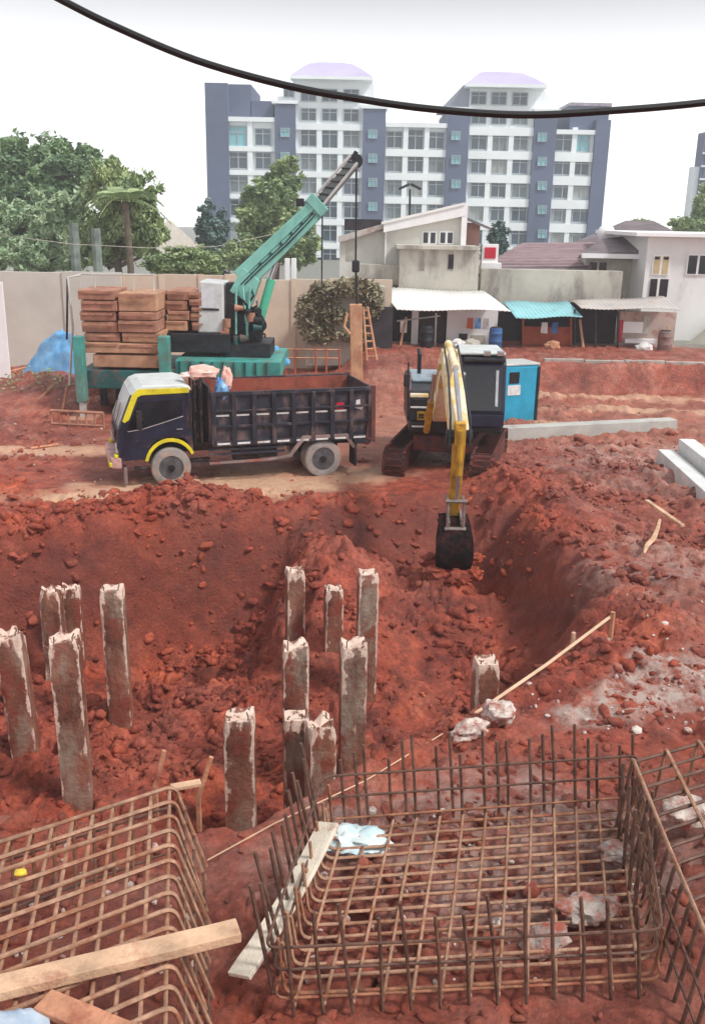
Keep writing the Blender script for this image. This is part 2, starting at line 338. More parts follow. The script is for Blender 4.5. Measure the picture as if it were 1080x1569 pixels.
def soil_material(name, attr=True):
    m = bpy.data.materials.new(name); m.use_nodes = True; n = m.node_tree.nodes; l = m.node_tree.links.new; b = n['Principled BSDF']
    geo = n.new('ShaderNodeNewGeometry'); V = geo.outputs['Position']
    def noise(s, d=8, r=0.65):
        q = n.new('ShaderNodeTexNoise'); q.inputs['Scale'].default_value = s; q.inputs['Detail'].default_value = d; q.inputs['Roughness'].default_value = r; l(V, q.inputs['Vector']); return q.outputs[0]
    def ramp(src, stops):
        q = n.new('ShaderNodeValToRGB'); l(src, q.inputs[0]); e = q.color_ramp.elements
        while len(e) < len(stops): e.new(0.5)
        for k, (p, c) in enumerate(stops): e[k].position = p; e[k].color = c if len(c) == 4 else lin(c)
        return q.outputs[0]
    def mixc(f, a, c, bl='MIX'):
        q = n.new('ShaderNodeMix'); q.data_type = 'RGBA'; q.blend_type = bl
        for s_, v in ((0, f), (6, a), (7, c)):
            if isinstance(v, (int, float, tuple)): q.inputs[s_].default_value = v
            else: l(v, q.inputs[s_])
        return q.outputs[2]
    def math_(op, a, c):
        q = n.new('ShaderNodeMath'); q.operation = op; q.use_clamp = True
        for s_, v in ((0, a), (1, c)):
            if isinstance(v, (int, float)): q.inputs[s_].default_value = v
            else: l(v, q.inputs[s_])
        return q.outputs[0]
    base = ramp(noise(0.9), [(0.28, (116, 46, 34)), (0.47, (158, 70, 50)), (0.62, (186, 92, 66)), (0.78, (208, 130, 102))])
    base = mixc(ramp(noise(0.33, 3, 0.5), [(0.40, (0, 0, 0, 1)), (0.60, (1, 1, 1, 1))]), base, mixc(1.0, base, (1.12, 1.0, 0.78, 1), 'MULTIPLY'))
    base = mixc(ramp(noise(0.55, 4, 0.6), [(0.46, (0, 0, 0, 1)), (0.68, (0.5, 0.5, 0.5, 1))]), base, ramp(noise(2.3), [(0.35, (120, 64, 56)), (0.65, (176, 108, 92))]))
    fine = ramp(noise(14, 9, 0.75), [(0.3, (0.50, 0.47, 0.47, 1)), (0.5, (0.95, 0.95, 0.95, 1)), (0.7, (1.28, 1.3, 1.32, 1))])
    c = mixc(1.0, base, fine, 'MULTIPLY')
    mid = ramp(noise(4.2, 6, 0.7), [(0.30, (0.40, 0.36, 0.36, 1)), (0.47, (0.98, 0.98, 0.98, 1)), (0.66, (1.4, 1.5, 1.55, 1))])  # random mottle, contrast raised to put clod shadows into the colour
    c = mixc(1.0, c, mid, 'MULTIPLY')
    ps = n.new('ShaderNodeSeparateXYZ'); l(V, ps.inputs[0])
    def mrange(src, a, b_, t0, t1):
        q = n.new('ShaderNodeMapRange'); q.interpolation_type = 'SMOOTHSTEP'; q.inputs['From Min'].default_value = a; q.inputs['From Max'].default_value = b_; q.inputs['To Min'].default_value = t0; q.inputs['To Max'].default_value = t1; l(src, q.inputs[0]); return q.outputs[0]
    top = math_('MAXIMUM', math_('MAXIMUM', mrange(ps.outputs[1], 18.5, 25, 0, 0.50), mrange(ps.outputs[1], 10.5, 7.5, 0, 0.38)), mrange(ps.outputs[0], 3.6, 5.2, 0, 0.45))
    hazed_topsoil = mixc(1.0, ramp(noise(1.6, 7, 0.7), [(0.32, (112, 62, 54)), (0.5, (154, 92, 78)), (0.68, (204, 152, 134))]), fine, 'MULTIPLY')  # mauve topsoil; haze and wet sheen of the far ground put into its colour
    c = mixc(top, c, hazed_topsoil)
    if attr:
        at = n.new('ShaderNodeAttribute'); at.attribute_name = 'soil'; sp = n.new('ShaderNodeSeparateColor'); l(at.outputs['Color'], sp.inputs[0])
        damp_shadec = mixc(1.0, ramp(noise(1.3, 5), [(0.3, (92, 42, 36)), (0.7, (140, 66, 48))]), ramp(noise(9, 6), [(0.3, (0.8, 0.8, 0.8, 1)), (0.7, (1.1, 1.1, 1.1, 1))]), 'MULTIPLY')
        c = mixc(math_('MULTIPLY', sp.outputs[1], 0.8), c, damp_shadec)
        c = mixc(math_('MULTIPLY', at.outputs['Alpha'], ramp(noise(5), [(0.4, (0, 0, 0, 1)), (0.6, (0.6, 0.6, 0.6, 1))])), c, lin((92, 50, 44)))
        br = ramp(noise(3.6, 10, 0.75), [(0.42, (0.05, 0.05, 0.05, 1)), (0.56, (1, 1, 1, 1))])
        c = mixc(math_('MULTIPLY', sp.outputs[0], ramp(noise(3.1, 8, 0.7), [(0.30, (0.15, 0.15, 0.15, 1)), (0.46, (1, 1, 1, 1))])), c, mixc(noise(7), lin((204, 150, 114)), lin((236, 200, 170))))
        c = mixc(math_('MULTIPLY', sp.outputs[2], br), c, mixc(noise(6), lin((158, 122, 110)), lin((226, 214, 204))))
    if attr:
        far = n.new('ShaderNodeSeparateXYZ'); l(V, far.inputs[0]); mr = n.new('ShaderNodeMapRange'); mr.inputs['From Min'].default_value = 36.5; mr.inputs['From Max'].default_value = 38.5; l(far.outputs[1], mr.inputs[0])
        fx = n.new('ShaderNodeMath'); fx.operation = 'ABSOLUTE'; l(far.outputs[0], fx.inputs[0]); mr2 = n.new('ShaderNodeMapRange'); mr2.inputs['From Min'].default_value = 30; mr2.inputs['From Max'].default_value = 34; l(fx.outputs[0], mr2.inputs[0])
        mxx = n.new('ShaderNodeMath'); mxx.operation = 'MAXIMUM'; l(mr.outputs[0], mxx.inputs[0]); l(mr2.outputs[0], mxx.inputs[1])
        c = mixc(mxx.outputs[0], c, mixc(noise(0.4), lin((120, 122, 112)), lin((150, 148, 140))))
    l(c, b.inputs['Base Color'])
    l(ramp(noise(2.6), [(0.32, (0.30, 0.30, 0.30, 1)), (0.62, (0.68, 0.68, 0.68, 1))]), b.inputs['Roughness'])
    b.inputs['Specular IOR Level'].default_value = 0.5
    bp = n.new('ShaderNodeBump'); bp.inputs['Strength'].default_value = 1.0; bp.inputs['Distance'].default_value = 0.06; l(noise(16, 9, 0.72), bp.inputs['Height']); l(bp.outputs[0], b.inputs['Normal'])
    return m
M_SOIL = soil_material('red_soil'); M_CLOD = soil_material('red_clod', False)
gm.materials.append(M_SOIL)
ground = bpy.data.objects.new('ground', gm); col.objects.link(ground)
tag(ground, 'churned red clay ground of the building site with a dug pit', None, None, 'structure')

# loose clods lying on the ground
def clods():
    bm = bmesh.new(); bmesh.ops.create_icosphere(bm, subdivisions=2, radius=1); v1 = np.array([v.co[:] for v in bm.verts]); f1 = np.array([[v.index for v in f.verts] for f in bm.faces]); bm.free()
    bm = bmesh.new(); bmesh.ops.create_icosphere(bm, subdivisions=1, radius=1); v0 = np.array([v.co[:] for v in bm.verts]); f0 = np.array([[v.index for v in f.verts] for f in bm.faces]); bm.free()
    N = 60000
    x = rng.uniform(-9, 9, N); y = 4 + 26 * rng.uniform(0, 1, N) ** 0.8
    h, sd, wall, ins, road, out, spoil, bank, mound = ground_parts(x, y)
    patch = sst(0.40, 0.62, fbm(x * 0.9, y * 0.9, 120, 3))
    dens = (0.10 + 0.9 * patch) * (1 - 0.95 * road) * (1 - 0.85 * np.clip(wall, 0, 1)) * (0.45 + 0.55 * ins + 1.6 * np.clip(spoil * 2.4, 0, 1)) * sst(30, 18, y)
    keep = rng.uniform(0, 1, N) < dens
    x, y = x[keep], y[keep]; n = len(x)
    s = 0.018 + 0.085 * rng.uniform(0, 1, n) ** 4.0 + 0.022 * rng.uniform(0, 1, n)
    z = ground_z(x, y)
    V, Fs, k = [], [], 0
    for i in range(n):
        v, f = (v1, f1) if s[i] > 0.07 else (v0, f0)
        sc3 = s[i] * rng.uniform(0.55, 1.45, 3) * (1.1, 1.1, 0.75)
        pl = rng.normal(size=(7, 3)); pl /= np.linalg.norm(pl, axis=1, keepdims=True); jit = np.minimum(1.3, (rng.uniform(0.4, 0.85, 7) / np.maximum(0.05, v @ pl.T)).min(1)) * (1 + 0.12 * (rng.uniform(0, 1, len(v)) - 0.5))
        q = v * jit[:, None] * sc3
        a = rng.uniform(0, 6.28); ca_, sa = math.cos(a), math.sin(a); tl = rng.uniform(-0.7, 0.7); ct, st = math.cos(tl), math.sin(tl)
        q = np.stack([q[:, 0], q[:, 1] * ct - q[:, 2] * st, q[:, 1] * st + q[:, 2] * ct], -1)
        q = np.stack([q[:, 0] * ca_ - q[:, 1] * sa, q[:, 0] * sa + q[:, 1] * ca_, q[:, 2]], -1) + (x[i], y[i], z[i] + sc3[2] * 0.1)
        V.append(q); Fs.append(f + k); k += len(v)
    V = np.concatenate(V); Fs = np.concatenate(Fs)
    me = bpy.data.meshes.new('soil_clods'); me.vertices.add(len(V)); me.vertices.foreach_set('co', V.astype(np.float32).ravel())
    me.loops.add(Fs.size); me.loops.foreach_set('vertex_index', Fs.ravel().astype(np.int32)); me.polygons.add(len(Fs))
    me.polygons.foreach_set('loop_start', np.arange(0, Fs.size, 3, dtype=np.int32)); me.polygons.foreach_set('loop_total', np.full(len(Fs), 3, np.int32)); me.update()
    me.materials.append(M_CLOD)
    o = bpy.data.objects.new('soil_clods', me); col.objects.link(o)
    tag(o, 'loose red clay clods strewn over the dug ground', 'soil', None, 'stuff')
    print('CLODS', n, len(Fs))
clods()
# ------------------------------------------------------------------ concrete piles in the pit
def pile_material():
    m = bpy.data.materials.new('muddy_concrete'); m.use_nodes = True; n = m.node_tree.nodes; l = m.node_tree.links.new; b = n['Principled BSDF']
    geo = n.new('ShaderNodeNewGeometry'); at = n.new('ShaderNodeAttribute'); at.attribute_name = 'wear'
    def noise(s, z=1.0, d=8):
        mp = n.new('ShaderNodeMapping'); mp.inputs['Scale'].default_value = (1, 1, z); l(geo.outputs['Position'], mp.inputs[0])
        q = n.new('ShaderNodeTexNoise'); q.inputs['Scale'].default_value = s; q.inputs['Detail'].default_value = d; q.inputs['Roughness'].default_value = 0.68; l(mp.outputs[0], q.inputs['Vector']); return q.outputs[0]
    def ramp(src, a, ca_, bb, cb):
        q = n.new('ShaderNodeValToRGB'); l(src, q.inputs[0]); e = q.color_ramp.elements; e[0].position = a; e[0].color = ca_; e[1].position = bb; e[1].color = cb; return q.outputs[0]
    def mixc(f, a, c):
        q = n.new('ShaderNodeMix'); q.data_type = 'RGBA'
        for s_, v in ((0, f), (6, a), (7, c)):
            if isinstance(v, tuple): q.inputs[s_].default_value = v
            else: l(v, q.inputs[s_])
        return q.outputs[2]
    body = ramp(noise(2.2, 0.5), 0.38, lin((96, 58, 46)), 0.62, lin((158, 108, 88)))
    body = mixc(ramp(noise(1.6, 0.4), 0.50, (0, 0, 0, 1), 0.66, (1, 1, 1, 1)), body, lin((164, 148, 132)))
    body = mixc(ramp(noise(3.1, 0.7), 0.5, (0, 0, 0, 1), 0.62, (0.9, 0.9, 0.9, 1)), body, lin((140, 70, 56)))
    ad = n.new('ShaderNodeMath'); ad.operation = 'ADD'; l(at.outputs['Fac'], ad.inputs[0]); ns = n.new('ShaderNodeMath'); ns.operation = 'MULTIPLY_ADD'; l(noise(6, 0.5), ns.inputs[0]); ns.inputs[1].default_value = 3.0; ns.inputs[2].default_value = -1.55; l(ns.outputs[0], ad.inputs[1])
    c = mixc(ramp(ad.outputs[0], 0.45, (0, 0, 0, 1), 0.62, (1, 1, 1, 1)), body, mixc(noise(9), lin((206, 160, 138)), lin((240, 226, 212))))
    l(c, b.inputs['Base Color']); b.inputs['Roughness'].default_value = 0.6; b.inputs['Specular IOR Level'].default_value = 0.35
    bp = n.new('ShaderNodeBump'); bp.inputs['Strength'].default_value = 0.8; bp.inputs['Distance'].default_value = 0.03; l(noise(14), bp.inputs['Height']); l(bp.outputs[0], b.inputs['Normal'])
    return m
M_PILE = pile_material()
M_REBAR_L = mat('highlit_rebar', (178, 138, 112), 0.6, 0.1, 0.22, 9, 0.4, 90, mud=0.42, ms=4, mudc=(146, 92, 64), spec=0.5)  # paler rebar for level bars, top highlights painted into the colour
M_REBAR = mat('rusty_rebar', (112, 82, 68), 0.55, 0.2, 0.3, 9, 0.4, 90, mud=0.35, ms=5, mudc=(110, 78, 68), spec=0.5)
M_REBAR_OR = mat('orange_rusty_rebar', (160, 108, 80), 0.6, 0.1, 0.3, 9, 0.4, 90, mud=0.3, ms=5)
from mathutils import noise as mn2
def pile(px, ytop, yd, wd, label, zb=-2.4, lean=(0, 0), rz=0.0, broken=0.08, group='concrete piles standing in the pit'):
    wd *= .9; top = PY(px, ytop, yd); hgt = top.z - zb
    root = thing('concrete_pile', (top.x - lean[0] * hgt, yd - lean[1] * hgt, zb), label, 'pile', group)
    nseg, nz_ = 7, max(10, int(hgt / 0.11)); V, W, Fc = [], [], []
    ring = []
    for s in range(4):
        for k in range(nseg):
            t = -1 + 2 * k / nseg
            q = [(t, -1), (1, t), (-t, 1), (-1, -t)][s]; ring.append((q, 1 - abs(t) if k else 0.0))
    nr = len(ring)
    for j in range(nz_ + 1):
        zf = j / nz_
        for (q, e) in ring:
            edge = max(0.0, 1 - e * 2.6); ch = 1 - 0.05 * edge
            chip = (random.random() < 0.12) * edge * 0.1
            r = wd / 2 * (ch - chip + random.uniform(-0.02, 0.02))
            z = hgt * zf
            if j >= nz_ - 2:
                nq = mn2.noise(Vector((q[0] * 1.3 + px, q[1] * 1.3, ytop))) + .45 * mn2.noise(Vector((q[0] * 3.5 + px, q[1] * 3.5, ytop)))
                z += (nq - .25) * broken * (1.3 if j == nz_ else .8); r *= (0.9 + .08 * nq) if j == nz_ else 1
            V.append((q[0] * r + lean[0] * z, q[1] * r + lean[1] * z, z))
            W.append(min(1, edge * 0.80 * (0.65 + 0.35 * zf) + (0.42 if hgt * (1 - zf) < 0.16 else 0.0) + 0.10 * zf))
    for j in range(nz_):
        for k in range(nr): Fc.append((j * nr + k, j * nr + (k + 1) % nr, (j + 1) * nr + (k + 1) % nr, (j + 1) * nr + k))
    c = len(V); V.append((lean[0] * hgt, lean[1] * hgt, hgt - broken * 0.7)); W.append(0.85)
    for k in range(nr): Fc.append((nz_ * nr + k, nz_ * nr + (k + 1) % nr, c))
    me = bpy.data.meshes.new('shaft'); me.from_pydata(V, [], Fc); me.update()
    a = me.attributes.new('wear', 'FLOAT', 'POINT'); a.data.foreach_set('value', W)
    me.polygons.foreach_set('use_smooth', [True] * len(me.polygons)); me.set_sharp_from_angle(angle=R(45)); me.materials.append(M_PILE)
    o = bpy.data.objects.new('shaft', me); col.objects.link(o); o.parent = root
    for k in range(random.choice((2, 3, 4))):
        a_ = wd * 0.3; qx, qy = [(-a_, -a_), (a_, -a_), (a_, a_), (-a_, a_)][k]
        hh = random.uniform(0.03, 0.1); bx_, by_ = lean[0] * hgt + qx, lean[1] * hgt + qy
        MB().tube([(bx_, by_, hgt - 0.25), (bx_, by_, hgt + hh * .4), (bx_ + random.uniform(-.04, .04), by_ + random.uniform(-.04, .04), hgt + hh)], 0.009, 5).build('strand', M_REBAR, root, world=False)
    root.rotation_euler = (0, 0, rz)
    return root
PILES = [
    (14, 968, 12.3, 0.42, 'leaning muddy pile cut by the left border of the photo', (-0.05, 0), 0.15, 0.14),
    (78, 902, 14.8, 0.38, 'brown pile of the far pair at left, its left half', (0, 0), 0.1, 0.12),
    (109, 898, 15.3, 0.36, 'pale-edged pile of the far pair at left, its right half', (0, 0), 0.2, 0.1),
    (172, 900, 13.3, 0.39, 'slim tall pile standing alone right of the far pair, pale right edge', (-0.01, 0), 0.12, 0.05),
    (99, 975, 11.1, 0.42, 'grey tall pile in front of the far pair, close behind the rebar mat', (-0.01, 0), 0.16, 0.1),
    (367, 1095, 10.3, 0.42, 'short thick grey pile standing alone between the two rebar cages', (0.0, 0), 0.05, 0.07),
    (452, 870, 15.2, 0.35, 'farthest narrow pile with a broken white head, left of the middle cluster', (0.0, 0), 0.25, 0.09),
    (453, 986, 11.7, 0.40, 'pile with rounded white top directly in front of the farthest narrow pile', (0.0, 0), 0.1, 0.12),
    (511, 900, 14.8, 0.34, 'brown pile with dark right edge in the middle of the cluster', (0.0, 0), 0.2, 0.05),
    (564, 874, 13.8, 0.35, 'tall thin pile with bright white head at right of the cluster', (0.0, 0), 0.15, 0.06),
    (542, 982, 11.8, 0.40, 'greenish-grey topped pile in front of the tall thin white-headed pile', (0.0, 0), 0.12, 0.11),
    (452, 1096, 10.7, 0.33, 'low flat-topped pile beside the pale split pile, left one', (0.0, 0), 0.1, 0.03),
    (491, 1106, 10.3, 0.38, 'low pale split pile whose white face is behind the upright bars', (0.0, 0), 0.3, 0.16),
    (745, 1010, 12.1, 0.37, 'short dark pile with white top rim behind the string line', (0.0, 0), 0.1, 0.05),
]
for px, yt, yd, wd, lb, ln, rz, br in PILES: pile(px, yt, yd, wd, lb, lean=ln, rz=rz, broken=br * .6)

# ------------------------------------------------------------------ rebar cages
def bar(path, parent, r=0.0165, m=None, n=6): return MB().tube(path, r, n).build('bar', m or M_REBAR, parent, smooth=True, auto=60)
def lerp(a, b, t): return a + (b - a) * t
def bil(c, u, v): return lerp(lerp(c[0], c[1], u), lerp(c[3], c[2], u), v)     # c: far-left, far-right, near-right, near-left
def jit(p, a=0.012): return Vector(p) + Vector((random.uniform(-a, a), random.uniform(-a, a), random.uniform(-a, a) * .5))

# left cage: a mat of bars on top, bent down over its right and far side
ZT = 0.92
A, B_ = PZ(-150, 1330, ZT), PZ(268, 1198, ZT); Cn = PZ(264, 1640, ZT); Dn = A + (Cn - B_)
cl_ = [A, B_, Cn, Dn]
cage = thing('rebar_cage', (B_.x, B_.y, 0), 'rusty rebar mat cage at bottom left with the timber beam across it', 'rebar cage', 'pile cap rebar cages')
splay = Vector((0.25, 0.04, -0.86))
nu = 16
for k in range(nu):
    t = (k + 0.25) / nu
    t = t ** 0.94
    L_, R_ = lerp(A, Dn, t), lerp(B_, Cn, t)
    sp = Vector((splay.x * random.uniform(.9, 1.1), splay.y + random.uniform(-.03, .03), splay.z))
    bar([jit(L_), jit(lerp(L_, R_, .5), .015)] + arc(L_, R_, R_ + sp, 5, 0.09) + [jit(R_ + sp)], cage, 0.0185, M_REBAR_L)
ud = (A - B_).normalized(); side = Vector((-ud.y, ud.x, 0)); side = side if side.y > 0 else -side
nv = 13
for k in range(nv):
    t = 1 - (k + 0.3) / nv
    P0, P1 = lerp(A, B_, t), lerp(Dn, Cn, t); dz = Vector((0, 0, -0.03))
    down = P0 + Vector((side.x * .1, side.y * .1, -0.86))
    bar([down] + arc(down, P0 + dz, P1 + dz, 4, 0.06) + [jit(lerp(P0, P1, .5) + dz), P1 + dz], cage, 0.017, M_REBAR_L)
for k in range(3):                                        # side rails tying the bent legs together
    f = 0.3 + 0.3 * k
    a, b_ = B_ + splay * f, Cn + splay * f
    bar([jit(a), jit(lerp(a, b_, .5)), b_], cage, 0.012)
    a2 = A + Vector((side.x * .1, side.y * .1, -0.86)) * f; b2 = B_ + Vector((side.x * .1, side.y * .1, -0.86)) * f
    bar([a2, b2], cage, 0.012)
for k in range(0):                                        # lower mat seen through the upper one
    t = (k + .4) / 9; dz = Vector((0, 0, -0.72))
    bar([lerp(A, Dn, t) + dz, lerp(B_, Cn, t) + dz + Vector((0.16, 0, 0))], cage, 0.012)

# middle cage: an open basket, floor mat with all bars bent up
Z0 = 0.16
FL, FR, NR, NL = PZ(512, 1272, Z0), PZ(968, 1238, Z0), PZ(1002, 1512, Z0), PZ(432, 1542, Z0)
bk = thing('rebar_cage', ((FL + NR) / 2).to_tuple()[:2] + (0,), 'open rebar basket with upright bars in the middle of the foreground', 'rebar cage', 'pile cap rebar cages')
c4 = [FL, FR, NR, NL]; H = .98
lean = Vector((-0.10, 0.03, 1.0))
nr_ = 15
for k in range(nr_):                                      # U bars running left to right
    v = (k + .3) / nr_
    a, b_ = bil(c4, -0.0, v), bil(c4, 1.0, v); up = Vector((-0.05, 0, 0.36 if k % 2 else 0.52)); up2 = Vector((0.03, 0, 0.45))
    z = Vector((0, 0, 0.028)) if k % 2 else Vector((0, 0, 0.02))
    bar([a + up] + arc(a + up, a + z, b_ + z, 4, .10) + [jit(lerp(a, b_, .35) + z), jit(lerp(a, b_, .7) + z)] + arc(a + z, b_ + z, b_ + up2, 4, .10) + [b_ + up2], bk, 0.0155, M_REBAR_OR if k in (0, 14) else M_REBAR_L)
nc = 13
for k in range(nc):                                       # bars running to the back, bent up at both ends
    u = (k + .45) / nc
    a, b_ = bil(c4, u, -0.02), bil(c4, u, 1.02); ln = lean * H * random.uniform(.88, 1.06)
    ln = ln + Vector((random.uniform(-.05, .05), random.uniform(-.04, .04), 0))
    far_up = a + Vector((lean.x * .9, 0.05, 1.0)) * H * random.uniform(.66, .95)
    bar([far_up, jit(far_up.lerp(a, .5)), a - Vector((0, 0, .05))], bk, 0.0155)
    lift = Vector((0, 0, .034)); bar([a + lift, jit(lerp(a, b_, .5) + lift), b_ + lift], bk, 0.0145, M_REBAR_L)
    bar([b_ - Vector((0, 0, .05)), jit(b_ + ln * .45), b_ + ln * .86], bk, 0.0155)
    if k % 2 == 0:
        u2 = u + 0.045
        a2 = bil(c4, u2, -0.03); fu = a2 + Vector((lean.x * .9, 0.04, 1.0)) * H * random.uniform(.75, .95)
        bar([a2, fu], bk)
for k in range(12):                                       # uprights along the left and right sides
    v = (k + .2) / 12
    a = bil(c4, -0.035, v); bar([a, jit(a + Vector((-0.20, 0.05, 1.02)) * H * random.uniform(.72, 1.0), .03)], bk)
    if k % 2 == 0:
        a = bil(c4, 1.03, v); bar([a, jit(a + Vector((-0.03, 0.03, 1.0)) * H * random.uniform(.35, .75), .04)], bk)
def hoop(z, o, r=0.012, m=None, part=(0, 1, 2, 3, 4)):
    q = [bil(c4, -o, -o), bil(c4, 1 + o, -o), bil(c4, 1 + o, 1 + o), bil(c4, -o, 1 + o)]
    q = [p + Vector((-0.10 * z, 0.02 * z, z)) for p in q]; pts = []
    for i in range(4): pts += arc(q[i - 1], q[i], q[(i + 1) % 4], 4, .1)
    pts.append(pts[0]); bar(pts, bk, r, m)
hoop(0.55, 0.02); hoop(0.10, 0.015, m=M_REBAR_OR); hoop(0.34, 0.01)

# right cage: tilted mat running out of the picture
ZR = 0.85
q0, q1 = PZ(968, 1160, ZR), PZ(1330, 1060, ZR); q3 = PZ(1110, 1500, ZR); q2 = q1 + (q3 - q0)
c5 = [q0, q1, q2, q3]
rc = thing('rebar_cage', (q0.x, q0.y, 0), 'rebar cage cut by the right border beside the open basket', 'rebar cage', 'pile cap rebar cages')
for k in range(9):
    u = k / 8; a, b_ = bil(c5, u, 0), bil(c5, u, 1); d = Vector((-.03, .06, -.8))
    bar([a + d] + arc(a + d, a, b_, 4, .07) + [jit(lerp(a, b_, .5))] + arc(a, b_, b_ + Vector((0, -.04, -.8)), 4, .07) + [b_ + Vector((0, -.04, -.75))], rc, 0.0175, M_REBAR_L)
for k in range(13):
    v = (k + .2) / 13; a, b_ = bil(c5, 0, v), bil(c5, 1, v); z = Vector((0, 0, -.03)); d = Vector((-.1, -.02, -.78))
    bar([a + d] + arc(a + d, a + z, b_ + z, 4, .07) + [b_ + z], rc)
for f in (.35, .7):
    bar([q0 + Vector((-.08, 0, -.8 * f)), q3 + Vector((-.08, 0, -.8 * f))], rc, .012)
for k in range(4):
    p = PZ(946 + 8 * k, 1300 + 40 * k, .1); bar([p, p + Vector((-.03, .02, .9))], rc)

# ------------------------------------------------------------------ timber, boards and bits in the foreground
M_WOOD = mat('pale_timber', (214, 176, 144), 0.7, 0, 0.18, 3, 0.5, 40, mud=0.22, ms=2.2)
M_WOOD2 = mat('raw_timber', (200, 142, 110), 0.7, 0, 0.18, 4, 0.5, 40, mud=0.3, ms=2.2)
M_CEM = mat('pale_cement_board', (232, 220, 200), 0.75, 0, 0.12, 3, 0.5, 50, mud=0.22, ms=2.5)
M_CONC = mat('grey_concrete', (178, 172, 164), 0.8, 0, 0.14, 2, 0.5, 30, mud=0.25, ms=1.2)
M_CONCW = mat('white_concrete', (222, 224, 222), 0.8, 0, 0.08, 2, 0.4, 30, mud=0.14, ms=1.2)
M_CHUNK = mat('muddy_white_chunk', (216, 204, 194), .85, 0, .15, 6, .9, 22, mud=.48, ms=4.5)
M_CHUNKG = mat('muddy_grey_chunk', (168, 156, 148), .85, 0, .18, 6, .9, 22, mud=.5, ms=4.5)
def plank(name, p0, p1, wd, th, m, label, cat='plank', roll=0.0, sag=0.0, n=10):
    p0, p1 = Vector(p0), Vector(p1); t = (p1 - p0).normalized(); s = t.cross(Vector((0, 0, 1))).normalized(); up = s.cross(t)
    s, up = s * math.cos(roll) + up * math.sin(roll), up * math.cos(roll) - s * math.sin(roll)
    V, Fc = [], []
    for i in range(n + 1):
        f = i / n; c = p0.lerp(p1, f) + Vector((0, 0, -sag * math.sin(math.pi * f)))
        j = [random.uniform(-.03, .03) * wd for _ in range(2)]
        for a, b_ in ((-1, -1), (1, -1), (1, 1), (-1, 1)): V.append(tuple(c + s * (a * wd / 2 + j[0 if a < 0 else 1] * .5) + up * b_ * th / 2))
    for i in range(n):
        for k in range(4): Fc.append((i * 4 + k, i * 4 + (k + 1) % 4, i * 4 + 4 + (k + 1) % 4, i * 4 + 4 + k))
    Fc += [(3, 2, 1, 0), (n * 4, n * 4 + 1, n * 4 + 2, n * 4 + 3)]
    mb = MB(); mb.v, mb.f = V, Fc
    o = mb.build(name, m, None, bevel=min(th * .15, .008)); return tag(o, label, cat)
plank('timber_beam', PZ(-60, 1528, 1.0), PZ(366, 1425, 1.0), .165, .075, M_WOOD, 'long pale timber beam lying across the left rebar mat', 'beam')
plank('timber_plank', PZ(66, 1534, .985), PZ(215, 1596, .985), .17, .05, M_WOOD2, 'short brown plank under the timber beam in the bottom left corner')
plank('cement_board', PZ(504, 1262, .62), PZ(366, 1496, .30), .2, .04, M_CEM, 'pale curved board leaning along the left side of the open basket', 'board', sag=.07, roll=-.25)
plank('timber_plank', PZ(262, 1207, .25), PZ(308, 1199, .25), .09, .04, M_WOOD, 'short pale board tip sticking out beyond the left rebar mat')
for (a, b_, lb) in (((238, 1205), (252, 1150), 'thin wooden stake behind the left rebar mat, leaning left'), ((304, 1222), (324, 1160), 'thin wooden stake beyond the left mat corner, leaning right')):
    p = PZ(*a, 0); q = PY(*b_, p.y + .03)
    tag(MB().tube([p - Vector((0, 0, .4)), p, q], [.03, .03, .026], 5).build('wooden_stake', M_WOOD2), lb, 'stake')
# string line and batten on stakes along the pit edge
pS = PZ(938, 1000, 0.1); tS = PY(938, 945, pS.y)
M_STR = mat('pale_string', (222, 190, 158), .8, 0, .1)
tag(MB().tube([(tS.x, tS.y, gbase(tS.x, tS.y) - .4), (tS.x, tS.y, tS.z + .07)], .035, 6).build('wooden_stake', M_WOOD2), 'wooden stake holding the far end of the batten at the pit edge', 'stake')
bA, bB = tS.copy(), PY(724, 1096, 10.15)
tag(MB().tube([bA + Vector((.02, .05, .01)), bA.lerp(bB, .5) + Vector((0, 0, -.02)), bB], .022, 6).build('batten', M_STR), 'long thin pale batten running down along the right pit edge', 'batten')
p = PY(722, 1099, 10.15)
tag(MB().tube([(p.x, p.y, -1.0), (p.x, p.y, p.z + .03)], .025, 6).build('wooden_stake', M_WOOD2), 'small stake where the batten meets the string', 'stake')
sE = PY(318, 1318, 7.3)
tag(MB().tube([bB, PY(560, 1196, 8.6), PY(420, 1262, 7.8), sE], .007, 5).build('string_line', M_STR), 'thin pale string stretched along the near pit edge', 'string')
p = PY(878, 975, 11.9)
tag(MB().box((p.x, p.y, p.z - .25), (.05, .05, .62), .3).build('wooden_peg', M_WOOD, bevel=.005), 'little wooden peg on the pit edge below the batten end', 'peg')
# plastic bag, stumps, stones
def blobby(name, c, r, m, label, cat, seed=0, amp=.35, sub=3, flat=0.0, fr=2.2):
    bm = bmesh.new(); bmesh.ops.create_icosphere(bm, subdivisions=sub, radius=1)
    for v in bm.verts:
        d = v.co.copy(); k = 1
        for o_, a in ((fr, amp), (fr * 2.3, amp * .5), (fr * 5, amp * .22)):
            from mathutils import noise as mn
            k += a * mn.noise(d * o_ + Vector((seed * 3.7, seed, -seed)))
        v.co = Vector((d.x * r[0] * k, d.y * r[1] * k, d.z * r[2] * k))
        if flat and v.co.z < -r[2] * flat: v.co.z = -r[2] * flat
    me = bpy.data.meshes.new(name); bm.to_mesh(me); bm.free(); me.materials.append(m); me.polygons.foreach_set('use_smooth', [True] * len(me.polygons)); me.set_sharp_from_angle(angle=R(38))
    o = bpy.data.objects.new(name, me); col.objects.link(o); o.location = c
    return tag(o, label, cat)
M_BAG = mat('pale_blue_plastic', (172, 212, 222), .3, 0, .12, 4, 0, c2=(226, 234, 232))
